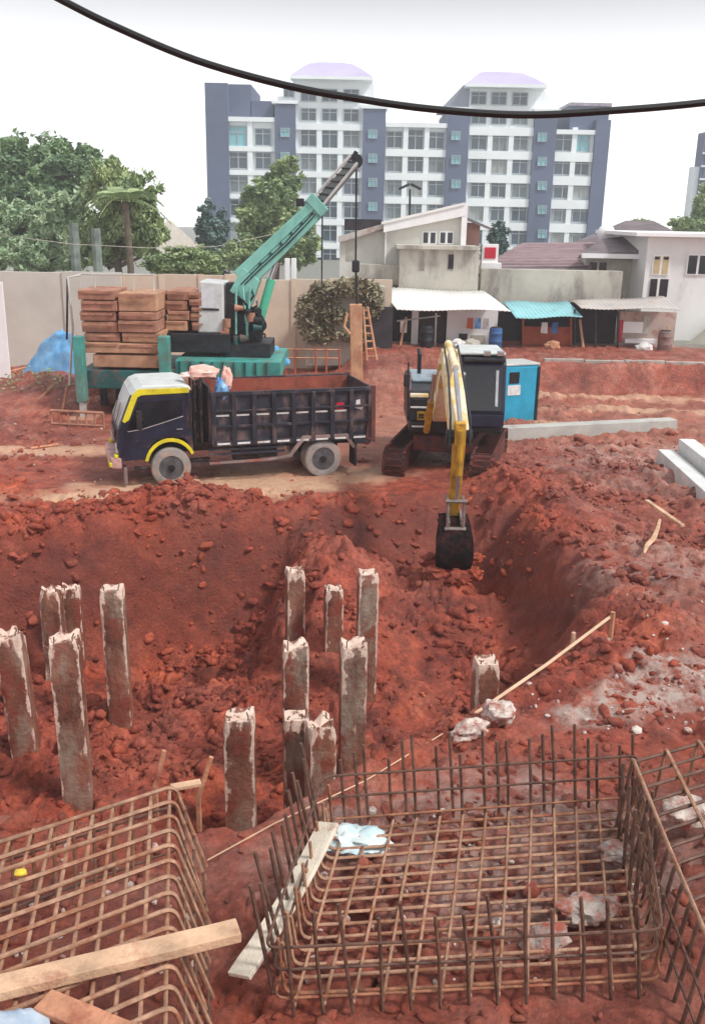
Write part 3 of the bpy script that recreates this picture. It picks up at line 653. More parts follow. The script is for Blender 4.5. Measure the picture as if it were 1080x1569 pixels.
p = PZ(545, 1288, .14)
blobby('plastic_bag', p, (.27, .2, .09), M_BAG, 'crumpled pale blue plastic bag at the far left corner of the open basket', 'bag', 3, .5, 4)
def chunk(px, py, z, s, m, label, seed, rz=.3, name='concrete_chunk'):
    p = PZ(px, py, z); o = blobby(name, p, s, m, label, 'concrete chunk', seed, .45, 4, fr=1.5); o.rotation_euler = (random.uniform(-.3, .3), random.uniform(-.3, .3), rz); return o
chunk(765, 1093, .12, (.2, .16, .17), M_CHUNK, 'white broken pile head on the rim under the string', 2)
chunk(716, 1122, .08, (.24, .15, .1), M_CHUNK, 'flat white concrete lump on the rim left of the broken pile head', 4)
chunk(895, 1395, .2, (.22, .14, .1), M_CHUNKG, 'grey concrete lump on the floor of the open basket, left one', 5)
chunk(930, 1390, .2, (.13, .1, .09), M_CHUNKG, 'grey concrete lump on the floor of the open basket, right one', 6)
chunk(945, 1305, .2, (.17, .13, .09), M_CHUNKG, 'pale cement lump by the right side of the open basket', 7)
chunk(1050, 1245, .25, (.28, .16, .13), M_CHUNK, 'whitish concrete lump under the right rebar cage', 8)
chunk(835, 1440, .18, (.2, .13, .07), M_CHUNKG, 'flat grey lump near the front bars of the open basket', 9)
M_YEL = mat('yellow_plastic', (228, 196, 60), .4, 0, .1)
p = PZ(32, 1337, .93)
blobby('yellow_scrap', p, (.05, .035, .025), M_YEL, 'small yellow plastic scrap lying on the left rebar mat', 'scrap', 2, .4, 2)
M_TARP = mat('pale_blue_tarp', (150, 172, 196), .4, 0, .14, 4, c2=(196, 206, 216), mud=.2)
def cloth(name, corners, m, label, cat, nx_=22, ny_=16, amp=.08, fr=3.0, seed=0, th=.01, rise=None):
    """a draped sheet between four world corners (far-left, far-right, near-right, near-left); rise(u,v) lifts it"""
    from mathutils import noise as mn
    mb = MB(); c = [Vector(q) for q in corners]
    for j in range(ny_ + 1):
        for i in range(nx_ + 1):
            u, v = i / nx_, j / ny_; p = bil(c, u, v)
            k = mn.noise(Vector((u * fr + seed, v * fr, seed))) + .5 * abs(mn.noise(Vector((u * fr * 2.7, v * fr * 2.7 + seed, 1)))) * 2 - .4
            p = p + Vector((mn.noise(Vector((u * 4, v * 4, seed + 9))) * amp * .7, mn.noise(Vector((u * 4, v * 4, seed + 19))) * amp * .7, k * amp + (rise(u, v) if rise else 0)))
            mb.v.append(tuple(p))
    for j in range(ny_):
        for i in range(nx_):
            a = j * (nx_ + 1) + i; mb.f.append((a, a + 1, a + nx_ + 2, a + nx_ + 1))
    o = mb.build(name, m, smooth=True, auto=0); s_ = o.modifiers.new('thick', 'SOLIDIFY'); s_.thickness = th
    return tag(o, label, cat)
cloth('plastic_tarp', [PZ(-60, 1540, .99), PZ(72, 1548, .99), PZ(95, 1640, .97), PZ(-60, 1640, .97)], M_TARP, 'pale blue tarp corner at the very bottom left of the photo', 'tarp', amp=.025, seed=4)
# sticks and roots on the right rim
plank('timber_plank', PZ(990, 767, .32), PZ(1046, 806, .30), .09, .05, M_WOOD, 'weathered pale plank lying on the right rim below the white concrete piles')
pp = [PZ(1010, 797, .3), PZ(1006, 812, .33), PZ(1000, 826, .3), PZ(990, 836, .28), PZ(986, 848, .26)]
tag(MB().tube(pp, [.03, .04, .05, .045, .02], 6).build('tree_root', M_WOOD, smooth=True), 'pale crooked root lying on the right rim under the plank', 'root')
# ------------------------------------------------------------------ dump truck (local: +x forward, +y the side towards the camera)
M_NAVY = mat('navy_truck_paint', (34, 36, 58), .32, 0, .2, 3, mud=.3, ms=1.6, spec=.5, mudc=(120, 74, 64))
M_BED = mat('dark_steel_bed', (46, 47, 58), .5, .1, .25, 3, mud=.36, ms=2.2, mudc=(116, 92, 90), tall=2)
M_BEDIN = mat('rusty_bed_inside', (150, 84, 68), .7, .1, .25, 3, .3, 20, mud=.5)
M_BLACK = mat('black_chassis', (34, 32, 34), .6, 0, .25, 4, mud=.35, ms=3, mudc=(104, 72, 64))
M_TYRE = mat('dusty_tyre', (150, 144, 140), .85, 0, .16, 5, .4, 40, mud=.35, ms=4, mudc=(172, 138, 122))
M_RIM = mat('dusty_rim', (92, 90, 94), .6, .2, .2, 6, mud=.4, ms=5, mudc=(70, 62, 60))
M_HUB = mat('dark_hub', (40, 38, 38), .5, .3)
M_YELP = mat('yellow_paint', (222, 206, 44), .4, 0, .12, 4, mud=.12)
M_WHITEP = mat('white_paint', (210, 216, 214), .35, 0, .08, 3, mud=.2, mudc=(170, 160, 150))
M_GLASS = mat('dark_glass', (28, 32, 40), .08, 0, .2, 2, spec=.6)
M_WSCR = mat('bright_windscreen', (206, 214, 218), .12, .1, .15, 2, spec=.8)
M_CHR = mat('chrome', (196, 196, 200), .22, .8, .1)
M_REFL = mat('white_reflective_tape', (224, 222, 220), .5, 0, .12, 6, mud=.18)
M_RED = mat('red_lamp', (206, 36, 60), .3, 0, .1)
M_RUSTG = mat('muddy_fender', (142, 122, 118), .75, .1, .2, 4, mud=.35, ms=3)
rw = PZ(495, 729, 0); YAW = R(198)
fw = Vector((math.cos(YAW), math.sin(YAW), 0)); lf = Vector((-math.sin(YAW), math.cos(YAW), 0))
tloc = rw - lf * 0.93; tloc.z = 0.0
truck = thing('dump_truck', tloc, 'dark navy dump truck with white roof and yellow trim parked above the pit', 'truck', rz=YAW)
def T(mb, name, m, parent=truck, **k): return mb.build(name, m, parent, world=False, **k)
# wheels
def wheel(x, y, dirn):
    r, w2 = .43, .115
    t = MB().lathe([(.27, -w2), (.36, -w2 * 1.0), (.41, -w2 * .92), (r, -w2 * .62), (r + .004, 0), (r, w2 * .62), (.41, w2 * .92), (.36, w2), (.27, w2), (.24, w2 * .5), (.24, -w2 * .5), (.27, -w2)], (x, y, r - .03), 'y', 36, cap=False)
    o = T(t, 'wheel', M_TYRE, smooth=True)
    s = dirn
    rim = MB().lathe([(.275, .10 * s), (.255, .105 * s), (.235, .06 * s), (.15, .035 * s), (.14, .075 * s), (.085, .09 * s), (.08, .12 * s), (.0, .125 * s)], (x, y, r - .03), 'y', 28)
    T(rim, 'rim', M_RIM, o, smooth=True)
    T(MB().lathe([(.075, .118 * s), (.07, .155 * s), (0, .16 * s)], (x, y, r - .03), 'y', 14), 'hub_cap', M_HUB, o, smooth=True)
    for k in range(6):
        a = k * math.pi / 3; T(MB().lathe([(.014, .03 * s), (.014, .085 * s), (0, .087 * s)], (x + .18 * math.cos(a), y, r - .03 + .18 * math.sin(a)), 'y', 6), 'wheel_nut', M_HUB, o)
for s in (1, -1):
    wheel(3.42, s * .83, s); wheel(0, s * .83, s); wheel(0, s * .58, s)
# chassis
for s in (1, -1): T(MB().bb(-1.0, 4.3, s * .38 - .04, s * .38 + .04, .62, .82), 'chassis_rail', M_BLACK, bevel=.01)
T(MB().bb(-.08, .08, -.7, .7, .36, .48), 'rear_axle', M_BLACK, bevel=.03); T(MB().bb(3.36, 3.48, -.75, .75, .36, .46), 'front_axle', M_BLACK, bevel=.03)
T(MB().lathe([(.18, -.5), (.2, -.48), (.2, .1), (.18, .12)], (1.9, .62, .62), 'x', 16), 'fuel_tank', M_BLACK, smooth=True)
T(MB().bb(1.05, 1.5, .55, .86, .5, .82), 'battery_box', M_BLACK, bevel=.02)
# cab: side profile pushed across the width
prof = [(2.92, .66), (3.02, .66), (3.02, .9), (3.12, 1.02), (3.42, 1.06), (3.72, 1.0), (3.85, .82), (3.88, .60), (4.46, .58), (4.54, .9), (4.50, 1.28), (4.18, 2.00), (4.04, 2.10), (3.0, 2.10), (2.92, 2.0)]
cab = T(MB().prism([(x, -.86, z) for x, z in prof], (0, 1.72, 0)), 'cab', M_NAVY, bevel=.035, seg=3)
T(MB().prism([(4.22, -.85, 1.98), (4.10, -.85, 2.13), (3.94, -.85, 2.19), (3.12, -.85, 2.20), (2.94, -.85, 2.14), (2.92, -.85, 2.05), (3.4, -.85, 2.05), (4.0, -.85, 2.05)], (0, 1.70, 0)), 'cab_roof', M_WHITEP, bevel=.04, seg=3)
for s in (1, -1):
    y0 = s * .866
    def side(poly, th=.012): return MB().prism([(x, y0, z) for x, z in poly], (0, s * th, 0))
    d = T(side([(3.06, 1.16), (3.90, 1.02), (4.34, 1.12), (4.33, 1.28), (4.06, 1.92), (3.06, 1.95)], .006), 'door', M_NAVY)
    T(MB().prism([(x, s * .876, z) for x, z in [(3.14, 1.50), (4.30, 1.24), (4.28, 1.33), (4.05, 1.86), (3.14, 1.88)]], (0, s * .006, 0)), 'side_window', M_GLASS, d)
    T(MB().tube([(3.12, s * .886, 1.52), (3.5, s * .888, 1.41), (4.0, s * .888, 1.27), (4.3, s * .886, 1.235)], .011, 6), 'belt_line', M_CHR, d)
    T(MB().bb(3.14, 3.28, s * .87, s * .9, 1.22, 1.25), 'door_handle', M_CHR, d, bevel=.005)
    T(side([(2.98, 2.13), (4.04, 2.13), (4.17, 2.02), (4.40, 1.46), (4.36, 1.42), (4.26, 1.48), (4.06, 1.96), (3.98, 2.0), (2.98, 2.02)], .02), 'yellow_visor_trim', M_YELP, bevel=.006)
    arc_o = [(3.42 + .56 * math.cos(a), .45 + .60 * math.sin(a)) for a in [R(q) for q in range(12, 165, 12)]]
    arc_i = [(3.42 + .49 * math.cos(a), .45 + .52 * math.sin(a)) for a in [R(q) for q in range(12, 165, 12)]]
    T(MB().prism([(x, s * .862, z) for x, z in arc_o + arc_i[::-1]], (0, s * .035, 0)), 'yellow_wheel_arch', M_YELP, bevel=.008)
    T(MB().bb(4.0, 4.06, s * .9, s * 1.1, 1.5, 1.54), 'mirror_arm', M_BLACK); T(MB().bb(4.02, 4.12, s * 1.02, s * 1.18, 1.32, 1.72), 'mirror', M_BLACK, bevel=.02)
    T(MB().bb(2.55, 2.98, s * .62, s * .80, .45, .52), 'mud_flap', M_BLACK)
    T(MB().bb(4.49, 4.56, s * .82, s * .52, .76, .93), 'headlight', M_WSCR, bevel=.02)
    T(MB().bb(4.52, 4.60, s * .84, s * .66, .66, .73), 'indicator', M_YELP, bevel=.01)
T(MB().prism([(4.475, -.76, 1.34), (4.475, .76, 1.34), (4.185, .74, 2.01), (4.185, -.74, 2.01)], (.02, 0, .01)), 'windscreen', M_WSCR, bevel=.004)
T(MB().tube([(4.51, .5, 1.37), (4.36, .1, 1.72)], .008, 5), 'wiper', M_BLACK); T(MB().tube([(4.51, -.2, 1.37), (4.36, -.55, 1.72)], .008, 5), 'wiper', M_BLACK)
T(MB().bb(4.50, 4.555, -.5, .5, .95, 1.2), 'grille', M_BLACK, bevel=.01)
for k in range(3): T(MB().bb(4.55, 4.565, -.46, .46, .99 + .07 * k, 1.02 + .07 * k), 'grille_slat', M_CHR)
T(MB().prism([(4.46, -.88, .42), (4.66, -.80, .42), (4.70, -.6, .42), (4.70, .6, .42), (4.66, .80, .42), (4.46, .88, .42)], (0, 0, .24)), 'bumper', mat('pink_white_bumper', (214, 170, 164), .5, 0, .15, 4, mud=.3), bevel=.03)
T(MB().bb(4.62, 4.715, .35, .8, .45, .55), 'fog_lamp', M_YELP, bevel=.02)
T(MB().bb(4.35, 4.42, .56, .9, .08, .44), 'front_mud_guard', M_RUSTG, bevel=.01)
# behind the cab: frame with ladder rungs, air filter
for s in (.8, .3, -.3, -.8): T(MB().tube([(2.72, s, .9), (2.72, s, 2.3)], .03, 6), 'rack_post', M_BLACK)
for z in (1.3, 1.7, 2.1, 2.3): T(MB().tube([(2.72, -.8, z), (2.72, .8, z)], .022, 6), 'rack_bar', M_BLACK)
T(MB().lathe([(.16, -.2), (.17, 0), (.17, .3), (.1, .36)], (2.78, .55, 1.15), 'z', 14), 'air_filter', M_BLACK, smooth=True)
T(MB().tube([(2.86, .7, .8), (2.86, .7, 2.0), (2.82, .72, 2.15), (2.72, .75, 2.2)], .035, 8), 'air_intake', M_BLACK)
# bed: floor, two side boards with posts and rails, headboard, tailgate
x0, x1, zb, zt = -1.12, 2.52, .98, 2.0
bed = T(MB().bb(x0, x1, -.92, .92, zb - .06, zb), 'bed_floor', M_BEDIN)
for s in (1, -1):
    b = T(MB().prism([(x0, s * .90, zb - .08), (x1, s * .90, zb - .08), (x1, s * .90, zt), (x0, s * .90, zt)], (0, s * .03, 0)), 'side_board', M_BED)
    T(MB().bb(x0, x1, s * .889, s * .897, zb, zt - .01), 'inner_plate', M_BEDIN, b)
    n = 8
    for k in range(n + 1):
        xc = x0 + .04 + (x1 - x0 - .08) * k / n; T(MB().bb(xc - .05, xc + .05, s * .93, s * 1.0, zb - .14, zt - .03), 'stake_post', M_BED, b, bevel=.012)
    for z, hh in ((zt - .02, .09), (zb + .62, .05), (zb + .28, .06), (zb - .1, .12)): T(MB().bb(x0 - .01, x1 + .01, s * .932, s * .985, z - hh / 2, z + hh / 2), 'side_rail', M_BED, b, bevel=.01)
    for k in range(n):
        if s > 0:
            xa = x0 + .14 + (x1 - x0 - .08) * k / n
            if k not in (0,): T(MB().bb(xa, xa + .30, .9325, .938, zb + .50, zb + .54), 'reflective_strip', M_REFL, b)
            T(MB().bb(xa, xa + .28, .986, .990, zb - .12, zb - .075), 'reflective_strip', M_REFL, b)
    if s > 0:
        xa = x0 + .14 + (x1 - x0 - .08) / n
        T(MB().bb(xa + .06, xa + .24, .9325, .942, zb + .545, zb + .70), 'red_marker', M_RED, b)
        em = MB().prism([(x0 + .17, .9325, zb + .60), (x0 + .22, .9325, zb + .52), (x0 + .34, .9325, zb + .55), (x0 + .43, .9325, zb + .60), (x0 + .37, .9325, zb + .63), (x0 + .36, .9325, zb + .74), (x0 + .27, .9325, zb + .76), (x0 + .26, .9325, zb + .64)], (0, .008, 0))
        T(em, 'white_emblem', M_REFL, b)
T(MB().bb(x1, x1 + .05, -.93, .93, zb - .1, zt + .12), 'headboard', M_BED, bevel=.01)
T(MB().bb(x0 - .06, x0 - .005, -.93, .93, zb - .1, zt), 'tailgate', M_BED, bevel=.01)
for s in (1, -1): T(MB().prism([(x0 - .10, s * 1.0, zb - .25), (x0 + .12, s * 1.0, zb - .15), (x0 + .02, s * 1.0, zt + .05), (x0 - .08, s * 1.0, zt + .05)], (0, -s * .06, 0)), 'tailgate_hinge', mat('reddish_steel', (110, 64, 60), .6, .1, .2, mud=.3), bevel=.01)
# soil left in the bed
from mathutils import noise as mn
mb = MB()
for j in range(13):
    for i in range(27):
        x, y = x0 + .02 + (x1 - x0 - .04) * i / 26, -.88 + 1.76 * j / 12
        mb.v.append((x, y, zb + .62 + .22 * mn.noise(Vector((x * 1.3, y * 1.3, 0))) + .08 * mn.noise(Vector((x * 5, y * 5, 3))) - .25 * (i / 26)))
for j in range(12):
    for i in range(26): a = j * 27 + i; mb.f.append((a, a + 1, a + 28, a + 27))
sl = mb.build('soil_load', M_CLOD, None, smooth=True, auto=0); sl.location = tloc; sl.rotation_euler = (0, 0, YAW); tag(sl, 'red soil lying in the bed of the dump truck', 'soil', None, 'stuff')
# rear fender with slanted ends, valance, lamps
fo = [(-.75, .66), (-.56, .97), (.50, .97), (.82, .56), (1.3, .50), (2.6, .48), (2.6, .43), (1.3, .44), (.76, .50), (.44, .89), (-.5, .89), (-.69, .62)]
for s in (1, -1):
    T(MB().prism([(x, s * .95, z) for x, z in fo], (0, s * .04, 0)), 'rear_fender', M_RUSTG, bevel=.008)
    T(MB().bb(-.56, .5, s * .68, s * .95, .92, .96), 'fender_top', M_RUSTG)
    for z in (.62, .72): T(MB().bb(.9, 2.6, s * .90, s * .94, z, z + .05), 'side_guard', M_BED)
    T(MB().bb(-1.12, -1.02, s * .55, s * .88, .66, .82), 'tail_lamp', M_RED, bevel=.01)
    T(MB().bb(-.78, -.74, s * .55, s * .98, .2, .75), 'rear_mud_flap', M_BLACK)
T(MB().bb(-1.12, -.72, .78, .98, .72, .94), 'tool_bracket', M_BED, bevel=.01)
# tarpaulin bundle on the bulkhead behind the cab
M_PINK = mat('pink_tarp', (222, 150, 132), .6, 0, .14, 5, c2=(238, 214, 204)); M_BLUET = mat('blue_tarp', (52, 128, 200), .4, 0, .2, 5, c2=(150, 196, 232))
bp_ = tloc + fw * 2.55 + lf * .55
tb = thing('tarp_bundle', (bp_.x, bp_.y, 1.9), 'rolled pink and blue tarpaulin bundle on the truck behind its cab', 'tarpaulin')
def bl(name, off, r, m, seed):
    o = blobby(name, off, r, m, 'x', 'x', seed, .35, 3); del o['label']; del o['category']; o.parent = tb; return o
bl('pink_roll', (-.05, .0, .48), (.34, .3, .16), M_PINK, 1); bl('pink_flap', (-.36, -.05, .44), (.2, .2, .06), mat('white_pink', (232, 206, 200), .6), 5)
bl('blue_fold', (.36, -.16, .12), (.17, .14, .30), M_BLUET, 2); bl('pink_strap', (.46, -.12, .38), (.12, .12, .26), M_PINK, 3)

# ------------------------------------------------------------------ excavator
M_EXB = mat('black_excavator', (36, 38, 46), .42, 0, .25, 3, mud=.18, ms=2, mudc=(86, 60, 56))
M_EXN = mat('navy_cab', (38, 42, 64), .35, 0, .2, 3, mud=.12, ms=2, mudc=(86, 64, 62))
M_EXY = mat('worn_highlit_boom', (232, 196, 104), .5, 0, .15, 3, mud=.62, ms=2.6, mudc=(238, 222, 196), tall=2)  # worn yellow paint; cream patches also carry highlights painted into the colour
M_EXYD = mat('yellow_arm', (198, 150, 44), .5, 0, .2, 3, mud=.3, ms=4, mudc=(110, 72, 44))
M_TRK = mat('muddy_track', (70, 46, 44), .8, 0, .25, 3, .8, 14, mud=.55, ms=2.5, mudc=(112, 56, 46))
M_STEEL = mat('worn_steel', (150, 138, 132), .4, .5, .2, 6, mud=.2)
M_BKT = mat('dark_bucket', (26, 22, 24), .9, .0, .3, 5, .8, 10, mud=.45, ms=4, mudc=(66, 34, 30), spec=.1)
EX = Vector((2.30, 22.4, 0.0)); SINK = -.10
ex = thing('excavator', EX, 'yellow-armed excavator with dark navy cab digging at the pit edge', 'excavator')
def E(mb, name, m, parent=ex, **k): return mb.build(name, m, parent, **k)
def track(cx, yaw):
    """one crawler: a belt of shoes round two ends"""
    L2, rr, wd = 1.45, .36, .52
    rot = Matrix.Rotation(yaw, 3, 'Z')
    def q(x, y, z): v = rot @ Vector((x, y, z)); return (EX.x + v.x, EX.y + v.y, v.z + SINK)
    path = []
    n_arc = 8
    for k in range(n_arc + 1): a = -math.pi / 2 - math.pi * k / n_arc; path.append((-L2 + rr * math.cos(a), rr + rr * math.sin(a)))
    for k in range(1, 14): path.append((-L2 + 2 * L2 * k / 14, 2 * rr))
    for k in range(n_arc + 1): a = math.pi / 2 - math.pi * k / n_arc; path.append((L2 + rr * math.cos(a), rr + rr * math.sin(a)))
    for k in range(1, 14): path.append((L2 - 2 * L2 * k / 14, 0))
    t = E(MB().prism([q(cx - wd * .38, y, z + .02) for y, z in path], rot @ Vector((wd * .76, 0, 0))), 'track', M_TRK)
    for k in range(len(path)):
        (ya, za), (yb, zb_) = path[k], path[(k + 1) % len(path)]
        ny_, nz_ = (zb_ - za), -(yb - ya); ll = math.hypot(ny_, nz_) or 1; ny_, nz_ = -ny_ / ll, -nz_ / ll
        ym, zm = ya * .88 + yb * .12, za * .88 + zb_ * .12; yn, zn = ya * .12 + yb * .88, za * .12 + zb_ * .88
        pts = []
        for xx in (cx - wd / 2, cx + wd / 2): pts.append(xx)
        lo, hi = .0, .055
        P8 = [q(pts[0], ym - ny_ * lo, zm + .02 - nz_ * lo), q(pts[1], ym - ny_ * lo, zm + .02 - nz_ * lo), q(pts[1], yn - ny_ * lo, zn + .02 - nz_ * lo), q(pts[0], yn - ny_ * lo, zn + .02 - nz_ * lo),
              q(pts[0], ym - ny_ * hi, zm + .02 - nz_ * hi), q(pts[1], ym - ny_ * hi, zm + .02 - nz_ * hi), q(pts[1], yn - ny_ * hi, zn + .02 - nz_ * hi), q(pts[0], yn - ny_ * hi, zn + .02 - nz_ * hi)]
        E(MB().hexa(P8), 'track_shoe', M_TRK, t)
track(-1.0, R(-14)); track(1.0, R(-14))
E(MB().box((EX.x, EX.y, .62), (1.5, 1.6, .4), R(-14)), 'undercarriage', M_TRK, bevel=.05)
E(MB().lathe([(.55, 0), (.55, .2), (.5, .22)], (EX.x, EX.y, .78), 'z', 24), 'turntable', M_EXB, smooth=True)
ux0, ux1 = PY(626, 640, 21.7).x, PY(768, 640, 21.7).x
E(MB().bb(ux0, ux1, 21.45, 24.1, .95, 1.18), 'upper_deck', M_EXB, bevel=.03)
cx0 = PY(700, 600, 21.5).x
cabp = [(21.30, 1.1), (21.24, 1.5), (21.42, 2.55), (21.62, 2.72), (22.75, 2.74), (22.95, 2.6), (22.95, 1.1)]
ecab = E(MB().prism([(cx0, y, z) for y, z in cabp], (ux1 - cx0, 0, 0)), 'cab', M_EXN, bevel=.05, seg=3)
E(MB().bb(cx0 + .02, ux1 - .02, 21.50, 22.9, 2.73, 2.80), 'cab_roof', M_WHITEP, bevel=.03)
E(MB().prism([(cx0 + .10, 21.205 + .03, 1.52), (ux1 - .10, 21.205 + .03, 1.52), (ux1 - .10, 21.40, 2.50), (cx0 + .10, 21.40, 2.50)], (0, -.012, .002)), 'front_window', M_GLASS, ecab)
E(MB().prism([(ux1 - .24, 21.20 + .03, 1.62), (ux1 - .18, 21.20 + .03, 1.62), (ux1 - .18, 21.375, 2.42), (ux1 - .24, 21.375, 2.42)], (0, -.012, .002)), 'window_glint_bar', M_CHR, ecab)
E(MB().bb(cx0 + .06, ux1 - .06, 21.215, 21.25, 1.15, 1.42), 'lower_panel', M_EXN, ecab, bevel=.01)
E(MB().prism([(cx0 - .012, y, z) for y, z in ((21.5, 1.6), (22.75, 1.6), (22.75, 2.5), (21.58, 2.5))], (.01, 0, 0)), 'side_window', M_GLASS, ecab)
E(MB().bb(cx0 + .1, ux1 - .05, 21.3, 21.5, 2.60, 2.70), 'sun_visor', M_EXB, ecab, bevel=.03)
for k in (.15, .45): E(MB().bb(ux1 - k - .1, ux1 - k + .06, 21.3, 21.42, 2.74, 2.86), 'work_lamp', M_CHR, ecab, bevel=.02)
bx0, bx1 = ux0, PY(694, 640, 21.7).x
E(MB().prism([(bx0, y, z) for y, z in ((21.5, 1.18), (21.5, 1.72), (21.62, 1.88), (22.2, 1.95), (22.2, 1.18))], (bx1 - bx0 - .25, 0, 0)), 'tool_box', M_EXB, bevel=.03)
E(MB().bb(bx0, bx0 + .42, 21.492, 21.6, 1.74, 1.83), 'yellow_lid', M_EXY, bevel=.02)
E(MB().bb(bx0 + .02, bx0 + .58, 21.484, 21.498, 1.50, 1.54), 'white_stripe', M_REFL); E(MB().bb(bx0 + .06, bx0 + .52, 21.44, 21.449, 1.06, 1.10), 'white_stripe', M_REFL)
lg = E(MB().bb(bx0 + .18, bx0 + .38, 21.484, 21.498, 1.22, 1.42), 'yellow_emblem', M_EXYD)
for dx, dz in ((.05, .05), (.11, .05), (.05, .11), (.11, .11)): E(MB().bb(bx0 + .18 + dx - .015, bx0 + .18 + dx + .04, 21.480, 21.4838, 1.22 + dz - .01, 1.22 + dz + .04), 'emblem_mark', M_EXB, lg)
E(MB().bb(bx0, bx1 - .1, 22.2, 24.1, 1.18, 1.95), 'engine_cover', M_EXB, bevel=.06)
E(MB().bb(bx0 + .08, bx1 - .2, 22.3, 23.9, 1.95, 2.03), 'engine_hood', mat('pale_blue_hood', (150, 166, 178), .35, 0, .15, 3, mud=.15), bevel=.04)
E(MB().bb(bx0 - .0, ux1, 23.6, 24.35, 1.12, 1.98), 'counterweight', M_EXB, bevel=.12, seg=4)
E(MB().tube([(bx0 - .02, 21.55, 1.2), (bx0 - .05, 21.5, 2.0), (bx0 - .06, 21.48, 2.55)], .022, 6), 'mirror_pole', M_EXB); E(MB().bb(bx0 - .16, bx0 - .02, 21.44, 21.48, 2.0, 2.28), 'mirror', M_EXB, bevel=.02)
E(MB().tube([(bx0 + .3, 23.2, 2.0), (bx0 + .3, 23.2, 2.5), (bx0 + .28, 23.25, 2.62)], .05, 8), 'exhaust_pipe', M_EXB)
for a, b_ in (((bx0, 21.6, 1.9), (bx0, 21.6, 2.3)), ((bx0, 21.6, 2.3), (bx0, 22.2, 2.3)), ((bx0, 22.2, 2.3), (bx0, 22.2, 1.9))): E(MB().tube([a, b_], .018, 6), 'handrail', M_CHR)
# boom, arm, rams, bucket
BXc = PY(692, 560, 19.6).x - .05; bw = .36
boom = [(21.35, 1.35), (21.15, 1.70), (20.3, 2.75), (19.75, 3.12), (19.3, 3.08), (17.2, 2.02), (17.05, 1.84), (17.2, 1.68), (19.2, 2.58), (19.7, 2.55), (20.9, 1.40), (21.2, 1.22)]
bo = E(MB().prism([(BXc - bw / 2, y, z) for y, z in boom], (bw, 0, 0)), 'boom', M_EXY, bevel=.03)
E(MB().prism([(BXc - bw / 2 - .012, y, z) for y, z in ((20.6, 2.0), (20.2, 2.42), (19.9, 2.62), (19.4, 2.72), (19.4, 2.82), (19.95, 2.76), (20.3, 2.55), (20.7, 2.1))], (.01, 0, 0)), 'boom_side_plate', M_EXYD, bo)
E(MB().prism([(BXc - .22, y, z) for y, z in ((21.5, 1.0), (21.2, 1.0), (21.05, 1.45), (21.3, 1.75), (21.5, 1.5))], (.44, 0, 0)), 'boom_foot', M_EXB, bevel=.02)
for s in (-.3, .3):
    r_ = E(MB().tube([(BXc + s, 21.1, 1.05), (BXc + s, 20.2, 1.9)], .075, 10), 'boom_ram', M_EXYD, smooth=True); E(MB().tube([(BXc + s, 20.25, 1.85), (BXc + s, 19.55, 2.62)], .045, 10), 'ram_rod', M_CHR, r_, smooth=True)
r_ = E(MB().tube([(BXc, 20.1, 3.16), (BXc, 18.4, 2.90)], .08, 10), 'arm_ram', M_EXY, smooth=True); E(MB().tube([(BXc, 18.45, 2.93), (BXc, 17.05, 2.08)], .045, 10), 'ram_rod', M_CHR, r_, smooth=True)
for s in (-.14, .14): E(MB().tube([(BXc + s, 20.3, 2.95), (BXc + s, 19.5, 3.2), (BXc + s, 18.2, 2.75), (BXc + s * 1.3, 17.1, 2.2), (BXc + s * 1.3, 16.95, 1.7)], .022, 6), 'hydraulic_hose', M_EXB, smooth=True)
arm = [(16.94, 2.12), (17.14, 2.14), (17.34, 1.85), (17.36, 1.6), (17.52, .35), (17.46, .2), (17.34, .22), (17.04, 1.3), (16.92, 1.7)]
ar = E(MB().prism([(BXc - .10, y, z) for y, z in arm], (.20, 0, 0)), 'arm', M_EXYD, bevel=.02)
E(MB().lathe([(.13, -.24), (.13, .24)], (BXc, 17.16, 1.83), 'x', 16), 'elbow_pin', M_EXB, ar, smooth=True)
r_ = E(MB().tube([(BXc, 16.88, 2.0), (BXc, 16.9, 1.15)], .06, 10), 'bucket_ram', M_EXYD, smooth=True); E(MB().tube([(BXc, 16.9, 1.25), (BXc, 17.02, .62)], .035, 10), 'ram_rod', M_CHR, r_, smooth=True)
for s in (-.15, .15): E(MB().tube([(BXc + s, 17.36, .62), (BXc + s, 17.02, .60), (BXc + s, 16.98, .08)], .03, 6), 'bucket_link', M_STEEL)
E(MB().tube([(BXc - .2, 17.0, .62), (BXc + .2, 17.0, .62)], .04, 8), 'link_pin', M_STEEL); E(MB().tube([(BXc - .2, 16.98, .08), (BXc + .2, 16.98, .08)], .04, 8), 'link_pin', M_STEEL)
ba = [(17.50, .22)] + [(17.36 + .58 * math.cos(R(q)), -.36 + .56 * math.sin(R(q))) for q in range(105, 275, 14)]
bi = [(17.46, .12)] + [(17.36 + .52 * math.cos(R(q)), -.36 + .50 * math.sin(R(q))) for q in range(105, 275, 14)]
bwid = .72; mbk = MB()
nb_ = len(ba); cols_b = 9
for side_, pr in ((0, ba), (1, bi)):
    for i in range(cols_b):
        u = -1 + 2 * i / (cols_b - 1)
        for y, z in pr:
            tp = .80 + .20 * math.sin(math.pi * max(0, min(1, (z + .95) / 1.15)))
            dent = .05 * abs(u) ** 4 + .025 * mn.noise(Vector((u * 2, y * 4, z * 4)))
            mbk.v.append((BXc + u * bwid / 2 * tp, y + dent, z + .03 * mn.noise(Vector((u * 3, z * 3, 7)))))
    o_ = side_ * cols_b * nb_
    for i in range(cols_b - 1):
        for j in range(nb_ - 1): mbk.f.append((o_ + i * nb_ + j, o_ + i * nb_ + j + 1, o_ + (i + 1) * nb_ + j + 1, o_ + (i + 1) * nb_ + j))
bucket = E(mbk, 'bucket', M_BKT, smooth=True)
